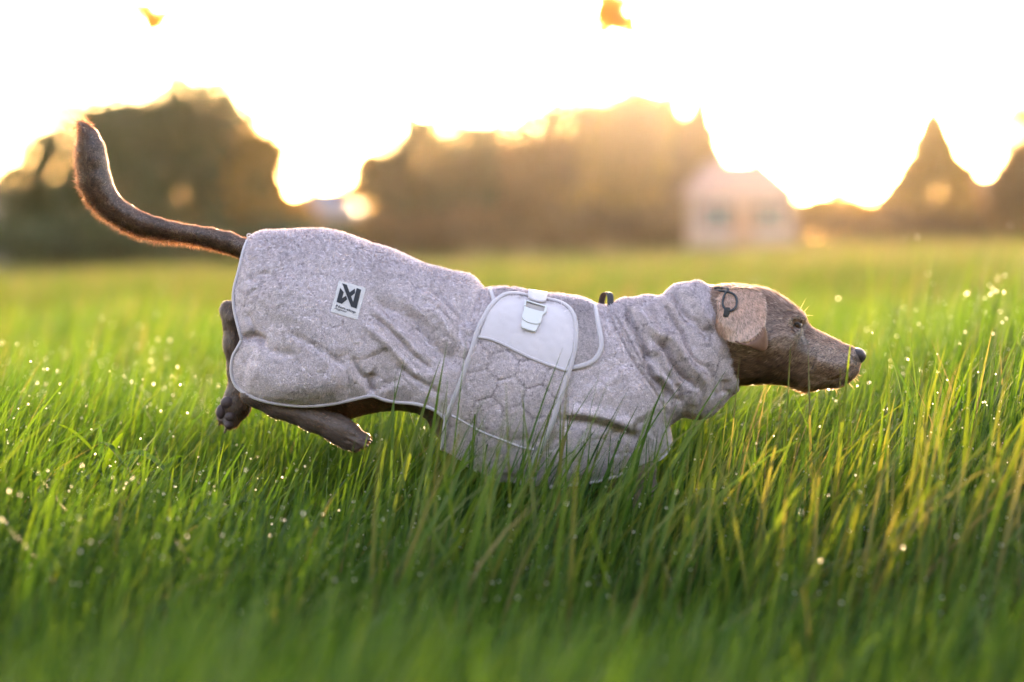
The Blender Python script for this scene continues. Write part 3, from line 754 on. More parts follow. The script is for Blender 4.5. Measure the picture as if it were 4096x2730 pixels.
bvh_body = BVHTree.FromPolygons([tuple(c) for c in bco], [tuple(int(i) for i in f) for f in bfc])

def blob(name, poly, y0, half, mat, parent, h=0.0015, carve=None):
    p = np.array(poly); lo = P(p[:, 0].min() - 12, p[:, 1].max() + 12); hi = P(p[:, 0].max() + 12, p[:, 1].min() - 12)
    xs = np.arange(lo.x, hi.x, h); zs = np.arange(lo.z, hi.z, h)
    u = inflate(poly, xs, zs, h); sc_ = half / math.sqrt(u.max()); ys = np.arange(-half * 1.3, half * 1.3, h)
    F = field(u, np.full(u.shape, sc_), ys, h)
    if carve:
        for (cu, cv, cyy, r) in carve:
            c = P(cu, cv); ds = np.sqrt((xs[:, None, None] - c.x) ** 2 + (ys[None, :, None] - cyy) ** 2 + (zs[None, None, :] - c.z) ** 2) - r
            F = np.maximum(F, -ds)
    c_, f_ = surface_nets(F, (xs[0], ys[0] + y0, zs[0]), h)
    return link(name, raw_mesh(name, laplace(c_, f_, 2), f_), mat, parent)
Hc = lambda *p: [(2600 + .4464 * a, 1050 + .4464 * b) for a, b in p]
nose = blob('nose', spline(Hc((1800, 790), (1830, 766), (1880, 768), (1918, 790), (1937, 825), (1930, 865), (1900, 902), (1870, 890), (1835, 860), (1805, 830)), 3, True).tolist(), 0.0, 0.0185, M['nose'], dog,
            carve=[(*Hc((1918, 876))[0], -0.009, 0.0048), (*Hc((1918, 876))[0], 0.009, 0.0048), (*Hc((1850, 882))[0], -0.019, 0.004)])
# eyes
for sgn in (-1, 1):
    e0, en = hit(3191, 1303, 0.0, bvh_body)
    c = Vector((e0.x, e0.y, e0.z)) + Vector((0, 0.0035, 0))
    bm = bmesh.new(); bmesh.ops.create_uvsphere(bm, u_segments=20, v_segments=12, radius=0.0098)
    for v in bm.verts: v.co += Vector((c.x, c.y * (1 if sgn < 0 else -1), c.z))
    me = bpy.data.meshes.new('eye'); bm.to_mesh(me); bm.free()
    for pl in me.polygons: pl.use_smooth = True
    eye = link('eye', me, M['eye'], dog)
    for nm, arc, w in (('upper_eyelid', Hk((452, 470), (480, 432), (520, 422), (555, 448), (560, 480)), 0.0058), ('lower_eyelid', Hk((455, 475), (480, 508), (520, 522), (552, 500)), 0.0042)):
        pts = spline(arc, 4); q = []
        for a, b in pts:
            d = (P(a, b) - CAM).normalized(); pp = CAM + d * ((c.y - 0.0082 + D) / d.y)
            q.append((pp.x, pp.y * (1 if sgn < 0 else -1), pp.z))
        link(nm, sweep(q, [(0, sgn, 0)] * len(q), w, w, 8), M['lid'], eye)

# ears: soft folded leaf hanging from the top of the skull
EAR = [[(2868, 1172), (2915, 1152), (2970, 1150), (3012, 1155), (3044, 1170)], [(2872, 1205), (2918, 1195), (2970, 1194), (3016, 1196), (3058, 1206)],
       [(2876, 1246), (2920, 1248), (2970, 1250), (3015, 1248), (3057, 1246)], [(2866, 1285), (2908, 1300), (2958, 1310), (3008, 1302), (3054, 1278)], [(2862, 1318), (2893, 1342), (2938, 1366), (3000, 1362), (3053, 1302)]]
LIFT = [[-.004, -.001, 0, -.001, -.002], [.008, .014, .012, .016, .013], [.017, .027, .021, .029, .023], [.016, .034, .026, .036, .030], [.006, .030, .034, .040, .036]]
for sgn in (-1, 1):
    vs = []
    for r, lr in zip(EAR, LIFT):
        for (a, b), l in zip(r, lr):
            q, n = hit(a, b, 0, bvh_body)
            yy = min(q.y, -0.030) - l
            q = P(a, b, yy); vs.append((q.x, q.y if sgn < 0 else -q.y, q.z))
    fs = [(i * 5 + j, i * 5 + j + 1, (i + 1) * 5 + j + 1, (i + 1) * 5 + j) for i in range(4) for j in range(4)]
    if sgn > 0: fs = [f[::-1] for f in fs]
    me = bpy.data.meshes.new('ear'); me.from_pydata(vs, [], fs)
    for pl in me.polygons: pl.use_smooth = True
    ear = link('ear', me, M['skin'], dog); ear['label'] = 'pale brown folded ear'
    s_ = ear.modifiers.new('round', 'SUBSURF'); s_.levels = 3; s_.render_levels = 3
    s_ = ear.modifiers.new('thickness', 'SOLIDIFY'); s_.thickness = 0.003; s_.offset = 0
    if sgn < 0: ear_near = ear
    # turned-up tip showing the bare inside
    yb = vs[4 * 5 + 2][1]; ye = vs[4 * 5 + 4][1]
    rows = [[(2932, 1362), (2970, 1372), (3008, 1358), (3038, 1332), (3056, 1300)], [(2950, 1371), (2985, 1381), (3022, 1376), (3050, 1358), (3062, 1318)], [(2972, 1377), (3008, 1392), (3040, 1400), (3064, 1384), (3068, 1345)], [(2985, 1382), (3015, 1397), (3047, 1408), (3069, 1398), (3069, 1362)]]
    vs2 = []
    for ri, r in enumerate(rows):
        for ci, (a, b) in enumerate(r):
            yy = (yb + (ye - yb) * ci / 4) * (1 if sgn < 0 else -1) + (0.000, -0.005, 0.000, 0.006)[ri] - 0.001
            q = P(a, b, yy); vs2.append((q.x, q.y if sgn < 0 else -q.y, q.z))
    fs2 = [(i * 5 + j, i * 5 + j + 1, (i + 1) * 5 + j + 1, (i + 1) * 5 + j) for i in range(3) for j in range(4)]
    me = bpy.data.meshes.new('ear_tip'); me.from_pydata(vs2, [], fs2)
    for pl in me.polygons: pl.use_smooth = True
    tip = link('ear_tip', me, M['earin'], ear); tip['label'] = 'bare reddish inside of the turned ear tip'
    s_ = tip.modifiers.new('round', 'SUBSURF'); s_.levels = 3; s_.render_levels = 3
    s_ = tip.modifiers.new('thickness', 'SOLIDIFY'); s_.thickness = 0.0025; s_.offset = 0
bpy.context.view_layer.update()
dg = bpy.context.evaluated_depsgraph_get()
ear_me = bpy.data.meshes.new_from_object(ear_near.evaluated_get(dg)); eco, etr, enn = mesh_arrays(ear_me)
bvh_ear = BVHTree.FromPolygons([tuple(c) for c in eco], [tuple(int(i) for i in f) for f in etr])
# elastic toggle cord on the ear
cpts = Hc((575, 232), (620, 226), (670, 232), (700, 240), (672, 282), (655, 330), (652, 380), (672, 415), (702, 434), (738, 428), (768, 400), (779, 355), (770, 310), (740, 280), (690, 262), (630, 255), (580, 250))
cp = spline(cpts, 5); q = []
for a, b in cp:
    d = (P(a, b) - CAM).normalized(); r1 = bvh_ear.ray_cast(CAM, d); r2 = bvh_body.ray_cast(CAM, d); r3 = bvh_coat.ray_cast(CAM, d) if a < 2855 else (None,)
    ys = [r[0].y for r in (r1, r2, r3) if r[0] is not None]
    q.append(min(ys) if ys else -0.03)
q = np.array(q)
for _ in range(4): q[1:-1] = np.minimum(q[1:-1], 0.25 * q[:-2] + 0.5 * q[1:-1] + 0.25 * q[2:])
cord = link('elastic_cord', sweep([tuple(P(a, b, y - 0.0055)) for (a, b), y in zip(cp, q)], [(0.05, -1, 0.05)] * len(cp), 0.0046, 0.0046, 8), M['cord'], dog)
cord['label'] = 'black elastic drawcord looped over the ear'
tb = [Hc((690, 405))[0], Hc((690, 430))[0], Hc((685, 465))[0], Hc((680, 492))[0]]
link('cord_tab', sweep([tuple(P(a, b, q.min() - 0.004 - 0.001 * k)) for k, (a, b) in enumerate(tb)], [(0, -1, 0)] * 4, 0.012, 0.004, 8), M['webbing'], cord)

# claws and pads
def claw(a, b, y, y2, r, parent):
    p0, p1 = P(a[0], a[1], y), P(b[0], b[1], y2); mid = (p0 + p1) / 2 + Vector((0, 0, 0.002))
    pts = spline([tuple(p0), tuple(mid), tuple(p1)], 4)
    link('claw', sweep(pts, [(0, -1, 0.1)] * len(pts), r * 2, r * 2, 8, taper=np.linspace(1, 0.25, len(pts))), M['claw'], parent)
for a, b, dy in [((1462, 1760), (1490, 1768), -0.014), ((1450, 1780), (1474, 1788), -0.023), ((1422, 1792), (1440, 1806), 0.002), ((1455, 1767), (1484, 1776), 0.018)]: claw(a, b, ny_ + dy, ny_ + dy, 0.0048, dog)
for a, b, dy in [((918, 1695), (897, 1734), -0.022), ((888, 1676), (876, 1704), -0.012), ((935, 1690), (922, 1722), 0.004), ((880, 1652), (868, 1680), 0.014)]: claw(a, b, fy + dy, fy + dy, 0.0056, dog)
for c_, y_, r_ in [((912, 1612), fy - 0.022, (0.016, 0.010, 0.013)), ((884, 1648), fy - 0.018, (0.010, 0.008, 0.015)), ((922, 1668), fy - 0.026, (0.012, 0.008, 0.010)), ((915, 1700), fy - 0.026, (0.009, 0.007, 0.009))]:
    bm = bmesh.new(); bmesh.ops.create_uvsphere(bm, u_segments=16, v_segments=10, radius=1)
    c = P(c_[0], c_[1], y_)
    for v in bm.verts: v.co = Vector((v.co.x * r_[0], v.co.y * r_[1], v.co.z * r_[2])) + c
    me = bpy.data.meshes.new('paw_pad'); bm.to_mesh(me); bm.free()
    for pl in me.polygons: pl.use_smooth = True
    link('paw_pad', me, M['pad'], dog)

# ------------------------------------------------------------------ fur and towelling pile
def hair(name, co, tris, vn, weight, flow, length, width, lift, tintf, n, mat, parent, segs=2, bendz=0.0, rnd=0.25):
    a = co[tris[:, 1]] - co[tris[:, 0]]; b = co[tris[:, 2]] - co[tris[:, 0]]
    cen = co[tris].mean(1); ar = 0.5 * np.linalg.norm(np.cross(a, b), axis=1) * weight(cen, vn[tris[:, 0]])
    ar = np.maximum(ar, 0); k = rng.choice(len(tris), n, p=ar / ar.sum())
    r1 = np.sqrt(rng.random(n)); r2 = rng.random(n)
    w = np.stack([1 - r1, r1 * (1 - r2), r1 * r2], 1)
    p = (co[tris[k]] * w[:, :, None]).sum(1); nn = (vn[tris[k]] * w[:, :, None]).sum(1)
    nn /= np.maximum(np.linalg.norm(nn, axis=1), 1e-9)[:, None]
    f = flow(p, nn); f = f - (f * nn).sum(1)[:, None] * nn + rng.normal(size=(n, 3)) * rnd
    f = f - (f * nn).sum(1)[:, None] * nn
    f /= np.maximum(np.linalg.norm(f, axis=1), 1e-9)[:, None]
    lf = lift(p, nn); lf = lf[:, None] if np.ndim(lf) else lf
    lf = lf * rng.uniform(0.6, 1.4, (n, 1))
    d0 = f * np.cos(lf) + nn * np.sin(lf)
    l = length(p, nn) * rng.uniform(0.6, 1.25, n)
    sd = np.cross(d0, nn); sd /= np.maximum(np.linalg.norm(sd, axis=1), 1e-9)[:, None]
    sd = sd + nn * rng.normal(size=(n, 1)) * 0.5; sd /= np.linalg.norm(sd, axis=1)[:, None]
    wd = width * rng.uniform(0.7, 1.3, (n, 1))
    base = p - nn * 0.0006
    tn = tintf(p, nn) + rng.normal(size=n) * 0.15
    if segs == 1:
        v = np.stack([base - sd * wd, base + sd * wd, base + d0 * l[:, None]], 1)
        fc_ = np.arange(n * 3).reshape(n, 3); at = np.repeat(tn, 3); faces = fc_
    else:
        d1 = d0 * 0.85 + f * 0.3 + np.array([0, 0, bendz]); d1 /= np.linalg.norm(d1, axis=1)[:, None]
        m_ = base + d0 * (l * 0.5)[:, None]; t_ = m_ + d1 * (l * 0.5)[:, None]
        v = np.stack([base - sd * wd, base + sd * wd, m_ + sd * wd * .7, m_ - sd * wd * .7, t_], 1)
        i = np.arange(n)[:, None] * 5
        faces = [i + np.array([[0, 1, 2, 3]]), i + np.array([[3, 2, 4]])]; at = np.repeat(tn, 5)
    me_ = raw_mesh(name, v.reshape(-1, 3), faces, True, {'tint': np.clip(at, 0, 1)})
    me_.normals_split_custom_set_from_vertices(np.repeat(nn, v.shape[1], 0).tolist())      # fibres shade with the cloth or skin they grow from
    o = link(name, me_, mat, parent)
    o['kind'] = 'stuff'
    return o

# body fur where the coat leaves it bare
bt = np.concatenate([bfc[:, [0, 1, 2]], bfc[:, [0, 2, 3]]]); bn = normals_of(bco, bfc)
def tail_param(p):
    d, t = seg_dist(p[:, 0], p[:, 2], [(c[0], c[2]) for c in TAILC]); return d, t
def w_head(c, n): return ((pix(c)[:, 0] > 2840) & ~covered(c)) * (1.0 - 0.55 * (n[:, 1] > 0.3)) * 1.0
def notnose(c):
    q = near_pix(c); return ~((q[:, 0] > 3424) & (q[:, 1] < 1446)) & (((q[:, 0] - 3202) / 30) ** 2 + ((q[:, 1] - 1305) / 17) ** 2 > 1)
def fl_head(p, n):
    q = near_pix(p); f = np.tile([-1.0, 0, -0.12], (len(p), 1))
    mz = np.clip((q[:, 0] - 3200) / 150, 0, 1)
    f[:, 2] += -0.5 * mz * np.clip((q[:, 1] - 1400) / 100, 0, 1)
    ck = np.clip(1 - np.hypot(q[:, 0] - 3150, q[:, 1] - 1450) / 160, 0, 1); f[:, 2] -= 0.8 * ck
    f[:, 2] += 0.45 * np.clip((q[:, 0] - 3060) / 120, 0, 1) * np.clip((1300 - q[:, 1]) / 100, 0, 1) * (q[:, 0] < 3230)
    return f
def tn_head(p, n):
    q = near_pix(p)
    t = 0.50 + 0.14 * fbm(p, 55, 21) + 0.21 * fbm(p * np.array([0.3, 1.0, 1.0]) + np.array([0, 0, 0.1]) * p[:, :1], 800, 22, 2)
    t -= 0.12 * np.exp(-((q[:, 0] - 3150) / 90) ** 2 - ((q[:, 1] - 1450) / 60) ** 2)                 # cheek shade painted into the fur tint
    t += 0.22 * np.clip((q[:, 0] - 3215) / 60, 0, 1) * np.clip((1530 - q[:, 1]) / 90, 0, 1)     # sky sheen on the muzzle, put into the tint
    t += 0.25 * np.clip(1 - (q[:, 1] - 1140) / 70, 0, 1) * (q[:, 0] < 3110)                        # sky sheen on the crown, put into the tint
    t -= 0.22 * np.exp(-((q[:, 0] - 3215) / 30) ** 2 - ((q[:, 1] - 1345) / 45) ** 2)              # darker below the front of the eye
    t -= 0.20 * np.exp(-((q[:, 0] - 3385) / 24) ** 2 - ((q[:, 1] - 1435) / 32) ** 2) + 0.15 * np.exp(-((q[:, 0] - 3200) / 26) ** 2 - ((q[:, 1] - 1306) / 20) ** 2)
    t -= 0.16 * np.clip((3010 - q[:, 0]) / 60, 0, 1) * np.clip((q[:, 1] - 1330) / 80, 0, 1)  # shade under the ear, put into the tint
    return t
hair('head_fur', bco, bt, bn, lambda c, n: w_head(c, n) * notnose(c), fl_head, lambda p, n: (0.0115 - 0.0045 * (near_pix(p)[:, 0] > 3250)) * (1 - 0.6 * np.exp(-((near_pix(p)[:, 0] - 3205) / 45) ** 2 - ((near_pix(p)[:, 1] - 1305) / 35) ** 2)) * (1 + 0.6 * np.abs(n[:, 2])), 0.0006, lambda p, n: 0.20 + 0.32 * np.clip(np.abs(n[:, 2]) - 0.3, 0, 1), tn_head, 60000, M['fur'], body)
def w_tail(c, n): return (pix(c)[:, 0] < 1035) & (pix(c)[:, 1] < 1085) & (c[:, 2] > 0.66)
def fl_tail(p, n):
    d, t = tail_param(p); g = np.gradient(TAILC, axis=0); i = np.clip((t * (len(TAILC) - 1)).astype(int), 0, len(TAILC) - 1); return g[i]
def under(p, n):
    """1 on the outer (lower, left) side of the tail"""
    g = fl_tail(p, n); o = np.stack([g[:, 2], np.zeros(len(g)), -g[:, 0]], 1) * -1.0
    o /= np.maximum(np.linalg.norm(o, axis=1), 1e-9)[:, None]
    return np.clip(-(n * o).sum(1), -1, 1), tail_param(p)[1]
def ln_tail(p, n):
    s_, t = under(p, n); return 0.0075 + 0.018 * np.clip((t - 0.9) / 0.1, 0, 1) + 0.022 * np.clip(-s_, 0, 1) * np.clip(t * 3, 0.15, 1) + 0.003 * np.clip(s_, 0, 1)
hair('tail_fur', bco, bt, bn, w_tail, fl_tail, ln_tail, 0.00048, lambda p, n: 0.30 + 0.32 * np.clip(-under(p, n)[0], 0, 1), lambda p, n: 0.29 + 0.12 * fbm(p, 70, 31) + 0.26 * fbm(p * np.array([0.4, 1, 1]), 800, 32, 2) + 0.22 * np.clip(-under(p, n)[0] - 0.3, 0, 1) + 0.12 * np.clip(under(p, n)[0], 0, 1), 46000, M['fur'], body)  # lighter tint on both edges puts rim glow into the colour
def w_leg(c, n):
    q = pix(c); return (((q[:, 1] > 1180) & (q[:, 0] < 1840) & (q[:, 1] < 1830)) | ((q[:, 1] > 1840) & (q[:, 0] > 2000))) & ~(covered(c) & (c[:, 1] < 0.02) & (q[:, 1] < 1560)) & ~((q[:, 0] > 1080) & (q[:, 1] < 1500))
def fl_leg(p, n):
    q = pix(p); f = np.tile([0.1, 0, -1.0], (len(p), 1)); nr = (p[:, 1] < -0.03) & (q[:, 0] < 1520); f[nr] = (0.9, 0, -0.4)
    bl_ = (q[:, 0] > 1500) & (q[:, 1] < 1830); f[bl_] = (-0.8, 0, -0.6); return f
hair('leg_fur', bco, bt, bn, w_leg, fl_leg, lambda p, n: np.full(len(p), 0.008), 0.00045, lambda p, n: 0.35, lambda p, n: 0.13 + 0.12 * fbm(p, 80, 41) + 0.2 * fbm(p * np.array([1, 1, 0.3]), 450, 42, 2), 42000, M['fur'], body)  # fur tinted darker to carry the shade on the legs
# ear fur, fold shading put in as a darker top front tint
hair('ear_fur', eco, etr, enn, lambda c, n: (n[:, 1] < 0.5) * 1.0, lambda p, n: np.tile([0.25, 0, -1.0], (len(p), 1)), lambda p, n: np.full(len(p), 0.0105), 0.0006, lambda p, n: 0.22,
     lambda p, n: 0.82 + 0.10 * fbm(p, 90, 51) + 0.22 * fbm(p * np.array([1, 1, 0.25]), 900, 52, 2) - 0.18 * np.clip((near_pix(p)[:, 0] - 2990) / 60, 0, 1) * np.clip((1230 - near_pix(p)[:, 1]) / 50, 0, 1), 15000, M['fur'], ear_near)
# whiskers and brow bristles
wl_ = []
for (a, b) in [((3200, 1238), (3226, 1190)), ((3215, 1250), (3238, 1222)), ((3222, 1262), (3256, 1264)), ((3090, 1532), (3060, 1580)), ((3120, 1534), (3106, 1572)), ((3160, 1542), (3150, 1585)), ((3395, 1532), (3420, 1560)), ((3430, 1500), (3452, 1506)), ((3420, 1512), (3440, 1530)), ((3240, 1566), (3222, 1590)), ((3380, 1540), (3378, 1580)), ((3340, 1552), (3350, 1580))]:
    wl_.append((a, b))
for k in range(16):
    t = rng.random(); base = (3300 + 130 * t, 1552 - 48 * t); wl_.append((base, (base[0] + rng.uniform(-5, 18), base[1] + rng.uniform(10, 26))))
vv = []; ff = []
for a, b in wl_:
    y0 = rng.uniform(-0.02, 0.005); p0 = P(a[0], a[1], y0); p1 = P(b[0], b[1], y0 - 0.006); i = len(vv)
    s_ = (p1 - p0).cross(Vector((0, 1, 0))).normalized() * 0.00028
    vv += [tuple(p0 - s_), tuple(p0 + s_), tuple(p1)]; ff.append((i, i + 1, i + 2))
wk = link('whiskers', raw_mesh('whiskers', np.array(vv), np.array(ff), False, {'tint': np.full(len(vv), 0.9)}), M['fur'], body); wk['kind'] = 'stuff'

# towelling pile
def pile(name, me, n, parent, wf, mat=None, ln=0.0046, wd=0.0011):
    c_, t_, n_ = mesh_arrays(me)
    ang = lambda p: 1.6 * fbm(p, 16, 61, 2)
    def fl(p, nn):
        a = ang(p) - 1.9; return np.stack([np.cos(a), np.zeros(len(p)), np.sin(a)], 1)
    return hair(name, c_, t_, n_, wf, fl, lambda p, nn: ln * (1 + 0.6 * np.clip(nn[:, 2], 0, 1)), wd, lambda p, nn: 0.42 + 0.45 * np.clip(nn[:, 2] - 0.3, 0, 1), lambda p, nn: 0.50 - 0.40 * hexline(p) + 0.10 * fbm(p, 40, 62) + 0.22 * fbm(p, 1000, 63, 2), n, mat or M['pile'], parent, 1, rnd=0.55)
under_girth = lambda c: inside_poly(near_pix(c)[:, 0], near_pix(c)[:, 1], GIRTH) & (c[:, 1] < 0)
in_patch = lambda c: inside_poly(pix(c)[:, 0], pix(c)[:, 1], Lk((380, 105), (1355, 375), (1055, 1510), (80, 1215))) & (c[:, 1] < 0)
pile('coat_pile', coat.data, 150000, coat, lambda c, n: (1.0 - 0.7 * (n[:, 1] > 0.4)) * ~under_girth(c) * ~in_patch(c) * (1 - 0.75 * hexline(c)))
pile('neck_pile', neckw.data, 62000, neckw, lambda c, n: 1.0 - 0.7 * (n[:, 1] > 0.4))
pkp = list(map(tuple, spline(PK_TOP, 3))) + PK_LOW
pile('panel_pile', girth.data, 26000, girth, lambda c, n: ~inside_poly(pix(c)[:, 0], pix(c)[:, 1], pkp) * 1.0)
pile('flap_pile', yoke.data, 16000, yoke, lambda c, n: ~under_girth(c) * 1.0)
# loose hairs standing along the back line
cc_, ct_, cn_ = mesh_arrays(coat.data)
hair('stray_hairs', cc_, ct_, cn_, lambda c, n: (n[:, 2] > 0.75) * 1.0, lambda p, n: np.tile([-0.6, 0, 0.3], (len(p), 1)), lambda p, n: np.full(len(p), 0.0085), 0.0003, lambda p, n: 0.8, lambda p, n: np.full(len(p), 0.8), 2500, M['fur'], coat, rnd=0.8)

# ------------------------------------------------------------------ far trees, hedge and houses
FL = {}
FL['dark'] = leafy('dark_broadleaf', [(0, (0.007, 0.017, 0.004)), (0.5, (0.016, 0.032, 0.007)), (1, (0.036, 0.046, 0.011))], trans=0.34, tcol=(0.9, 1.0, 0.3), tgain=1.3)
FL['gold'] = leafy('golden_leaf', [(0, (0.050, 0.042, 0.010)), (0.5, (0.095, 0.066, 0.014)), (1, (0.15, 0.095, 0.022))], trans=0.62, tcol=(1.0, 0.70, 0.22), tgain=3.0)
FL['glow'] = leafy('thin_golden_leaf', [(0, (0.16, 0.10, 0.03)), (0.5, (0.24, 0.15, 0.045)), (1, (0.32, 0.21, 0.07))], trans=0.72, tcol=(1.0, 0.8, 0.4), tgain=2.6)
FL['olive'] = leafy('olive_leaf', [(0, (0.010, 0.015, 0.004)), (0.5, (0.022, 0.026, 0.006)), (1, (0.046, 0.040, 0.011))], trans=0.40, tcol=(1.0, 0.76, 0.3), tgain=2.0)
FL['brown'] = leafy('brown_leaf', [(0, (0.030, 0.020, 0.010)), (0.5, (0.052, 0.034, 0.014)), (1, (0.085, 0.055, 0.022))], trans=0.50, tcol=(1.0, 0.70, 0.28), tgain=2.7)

def at(u, v, dist):
    """point of the far scenery: outline px at a distance beyond the dog"""
    return P(u, v, dist)

def leaf_cards(centers, size, tint0=0.5):
    n = len(centers); nrm_ = rng.normal(size=(n, 3)); nrm_ /= np.linalg.norm(nrm_, axis=1)[:, None]
    a = np.cross(nrm_, rng.normal(size=(n, 3))); a /= np.linalg.norm(a, axis=1)[:, None]; b = np.cross(nrm_, a)
    s1 = size * rng.uniform(0.6, 1.4, (n, 1)); s2 = s1 * rng.uniform(0.45, 0.8, (n, 1))
    v = np.stack([centers - a * s1, centers - b * s2 + nrm_ * s1 * 0.2, centers + a * s1, centers + b * s2 + nrm_ * s1 * 0.2], 1).reshape(-1, 3)
    f = np.arange(n * 4).reshape(n, 4)
    return v, f, np.repeat(np.clip(tint0 + rng.normal(size=n) * 0.22, 0, 1), 4)

def trunk_mesh(base, top, r, limbs):
    vs, fs = [], []
    def limb(p, q, r0, r1, n=7, k=5):
        p, q = Vector(p), Vector(q); d = (q - p); ax = d.normalized().orthogonal().normalized(); bx_ = d.normalized().cross(ax)
        w = Vector((rng.normal(), rng.normal(), 0)) * d.length * 0.04
        o = len(vs)
        for i in range(k + 1):
            t = i / k; c = p + d * t + w * math.sin(t * math.pi); r = r0 + (r1 - r0) * t
            for j in range(n):
                a = 2 * math.pi * j / n; vs.append(tuple(c + (ax * math.cos(a) + bx_ * math.sin(a)) * r))
        for i in range(k):
            for j in range(n): fs.append((o + i * n + j, o + i * n + (j + 1) % n, o + (i + 1) * n + (j + 1) % n, o + (i + 1) * n + j))
    limb(base, top, r, r * 0.35)
    for l in limbs:
        t = rng.uniform(0.35, 0.9); p = Vector(base).lerp(Vector(top), t); limb(p, l, r * 0.35, r * 0.08)
    me = bpy.data.meshes.new('trunk'); me.from_pydata(vs, [], fs)
    for pl in me.polygons: pl.use_smooth = True
    return me

def tree(name, label, dist, lobes, kind, n, cat='tree', group=None, leaf=0.22, depth=1.0, cone_=False, shell=0.55):
    """lobes: (u, v, ru, rv) side outline px of the leafy masses"""
    us = [l[0] for l in lobes]; uc_ = float(np.average(us, weights=[l[2] * l[3] for l in lobes])); k = (D + dist) / D
    bx0 = (uc_ - U0) * S * k; bz0 = float(gz(bx0, dist))
    root = empty(name, (bx0, dist, bz0), label, cat, group)
    cs = []; area = np.array([l[2] * l[3] for l in lobes], float); area /= area.sum()
    tops = []
    for (u, v, ru, rv), w in zip(lobes, area):
        c = at(u, v - rv * 0.06, dist); rx, rz = ru * S * k * 1.06, rv * S * k * 1.06; m = int(n * w)
        d = rng.normal(size=(m, 3)); d /= np.linalg.norm(d, axis=1)[:, None]
        r = rng.random(m) ** (1 / 3); sh = rng.random(m) < shell; r = np.where(sh, np.where(rng.random(m) < 0.2, rng.uniform(1.0, 1.28, m), rng.uniform(0.80, 1.0, m)), r)
        lump = 1 + 0.22 * np.sin(d[:, 0] * 7 + u) * np.sin(d[:, 2] * 6 + v) + 0.10 * np.sin(d[:, 1] * 9 + d[:, 0] * 11)
        q = d * (r * lump)[:, None]
        if cone_:
            hgt = rng.random(m) ** 1.15; ang = rng.random(m) * 6.283; rad = (1 - hgt ** 1.3) * np.sqrt(rng.random(m)) * (1 + 0.10 * np.sin(hgt * 40))
            q = np.stack([np.cos(ang) * rad, np.sin(ang) * rad, hgt * 2 - 1], 1)
        cs.append(np.array([c.x, c.y, c.z]) + q * np.array([rx, rx * depth * 0.9, rz]))
        tops.append(Vector((c.x + rng.normal() * rx * 0.3, c.y, c.z + rz * 0.4)))
    cs = np.concatenate(cs)
    keep_ = cs[:, 2] > gz(cs[:, 0], cs[:, 1]) + 0.05
    v, f, t = leaf_cards(cs[keep_], leaf)
    link('crown', raw_mesh('crown', v, f, False, {'tint': t}), FL[kind], root)
    hi = max(tops, key=lambda a: a.z)
    link('trunk', trunk_mesh((bx0, dist, bz0 - 0.2), (hi.x * 0.5 + bx0 * 0.5, dist, hi.z), 0.18, tops + [Vector((t_.x, t_.y, t_.z)) for t_ in tops]), M['bark'], root)
    return root

G_ = 'trees along the field edge'
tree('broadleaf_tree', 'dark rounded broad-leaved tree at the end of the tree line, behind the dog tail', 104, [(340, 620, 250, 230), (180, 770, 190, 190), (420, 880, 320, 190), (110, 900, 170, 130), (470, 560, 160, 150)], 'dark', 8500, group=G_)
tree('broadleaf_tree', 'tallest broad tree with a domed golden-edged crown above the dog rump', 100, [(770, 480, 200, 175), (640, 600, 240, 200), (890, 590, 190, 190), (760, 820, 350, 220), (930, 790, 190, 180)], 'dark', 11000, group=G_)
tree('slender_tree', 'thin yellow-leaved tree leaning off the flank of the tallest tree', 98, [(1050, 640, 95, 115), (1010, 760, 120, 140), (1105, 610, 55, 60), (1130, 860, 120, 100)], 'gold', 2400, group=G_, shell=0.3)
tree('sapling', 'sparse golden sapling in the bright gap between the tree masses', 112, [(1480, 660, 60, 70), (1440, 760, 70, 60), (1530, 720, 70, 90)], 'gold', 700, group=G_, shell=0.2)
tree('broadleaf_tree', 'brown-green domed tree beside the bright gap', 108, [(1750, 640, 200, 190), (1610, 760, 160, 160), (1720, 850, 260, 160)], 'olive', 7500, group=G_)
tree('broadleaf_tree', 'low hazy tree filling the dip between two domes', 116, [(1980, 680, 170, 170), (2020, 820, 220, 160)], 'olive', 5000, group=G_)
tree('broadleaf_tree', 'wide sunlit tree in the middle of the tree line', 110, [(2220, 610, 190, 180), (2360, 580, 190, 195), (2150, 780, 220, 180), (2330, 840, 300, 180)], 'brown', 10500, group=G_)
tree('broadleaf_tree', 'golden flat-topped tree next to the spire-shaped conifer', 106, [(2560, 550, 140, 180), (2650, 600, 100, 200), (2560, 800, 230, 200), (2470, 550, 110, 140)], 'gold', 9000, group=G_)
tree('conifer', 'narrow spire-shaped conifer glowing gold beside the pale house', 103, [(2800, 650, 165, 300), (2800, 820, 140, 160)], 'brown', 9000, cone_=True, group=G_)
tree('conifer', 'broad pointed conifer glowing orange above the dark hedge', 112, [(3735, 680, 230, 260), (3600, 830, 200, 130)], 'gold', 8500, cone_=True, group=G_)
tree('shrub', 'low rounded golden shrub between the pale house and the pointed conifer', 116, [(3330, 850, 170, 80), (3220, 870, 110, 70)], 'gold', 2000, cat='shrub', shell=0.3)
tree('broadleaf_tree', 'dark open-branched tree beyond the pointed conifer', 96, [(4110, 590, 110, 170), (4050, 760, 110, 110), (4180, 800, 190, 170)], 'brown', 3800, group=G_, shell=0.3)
tree('shrub', 'dark dense thicket at the foot of the tall trees', 97, [(300, 985, 330, 100), (760, 985, 330, 100), (1150, 975, 240, 90)], 'dark', 5600, cat='shrub')
tree('shrub', 'brown undergrowth at the foot of the domed trees', 103, [(1500, 960, 230, 85), (1900, 950, 260, 95), (2300, 945, 260, 95), (2620, 940, 180, 85)], 'brown', 5600, cat='shrub')

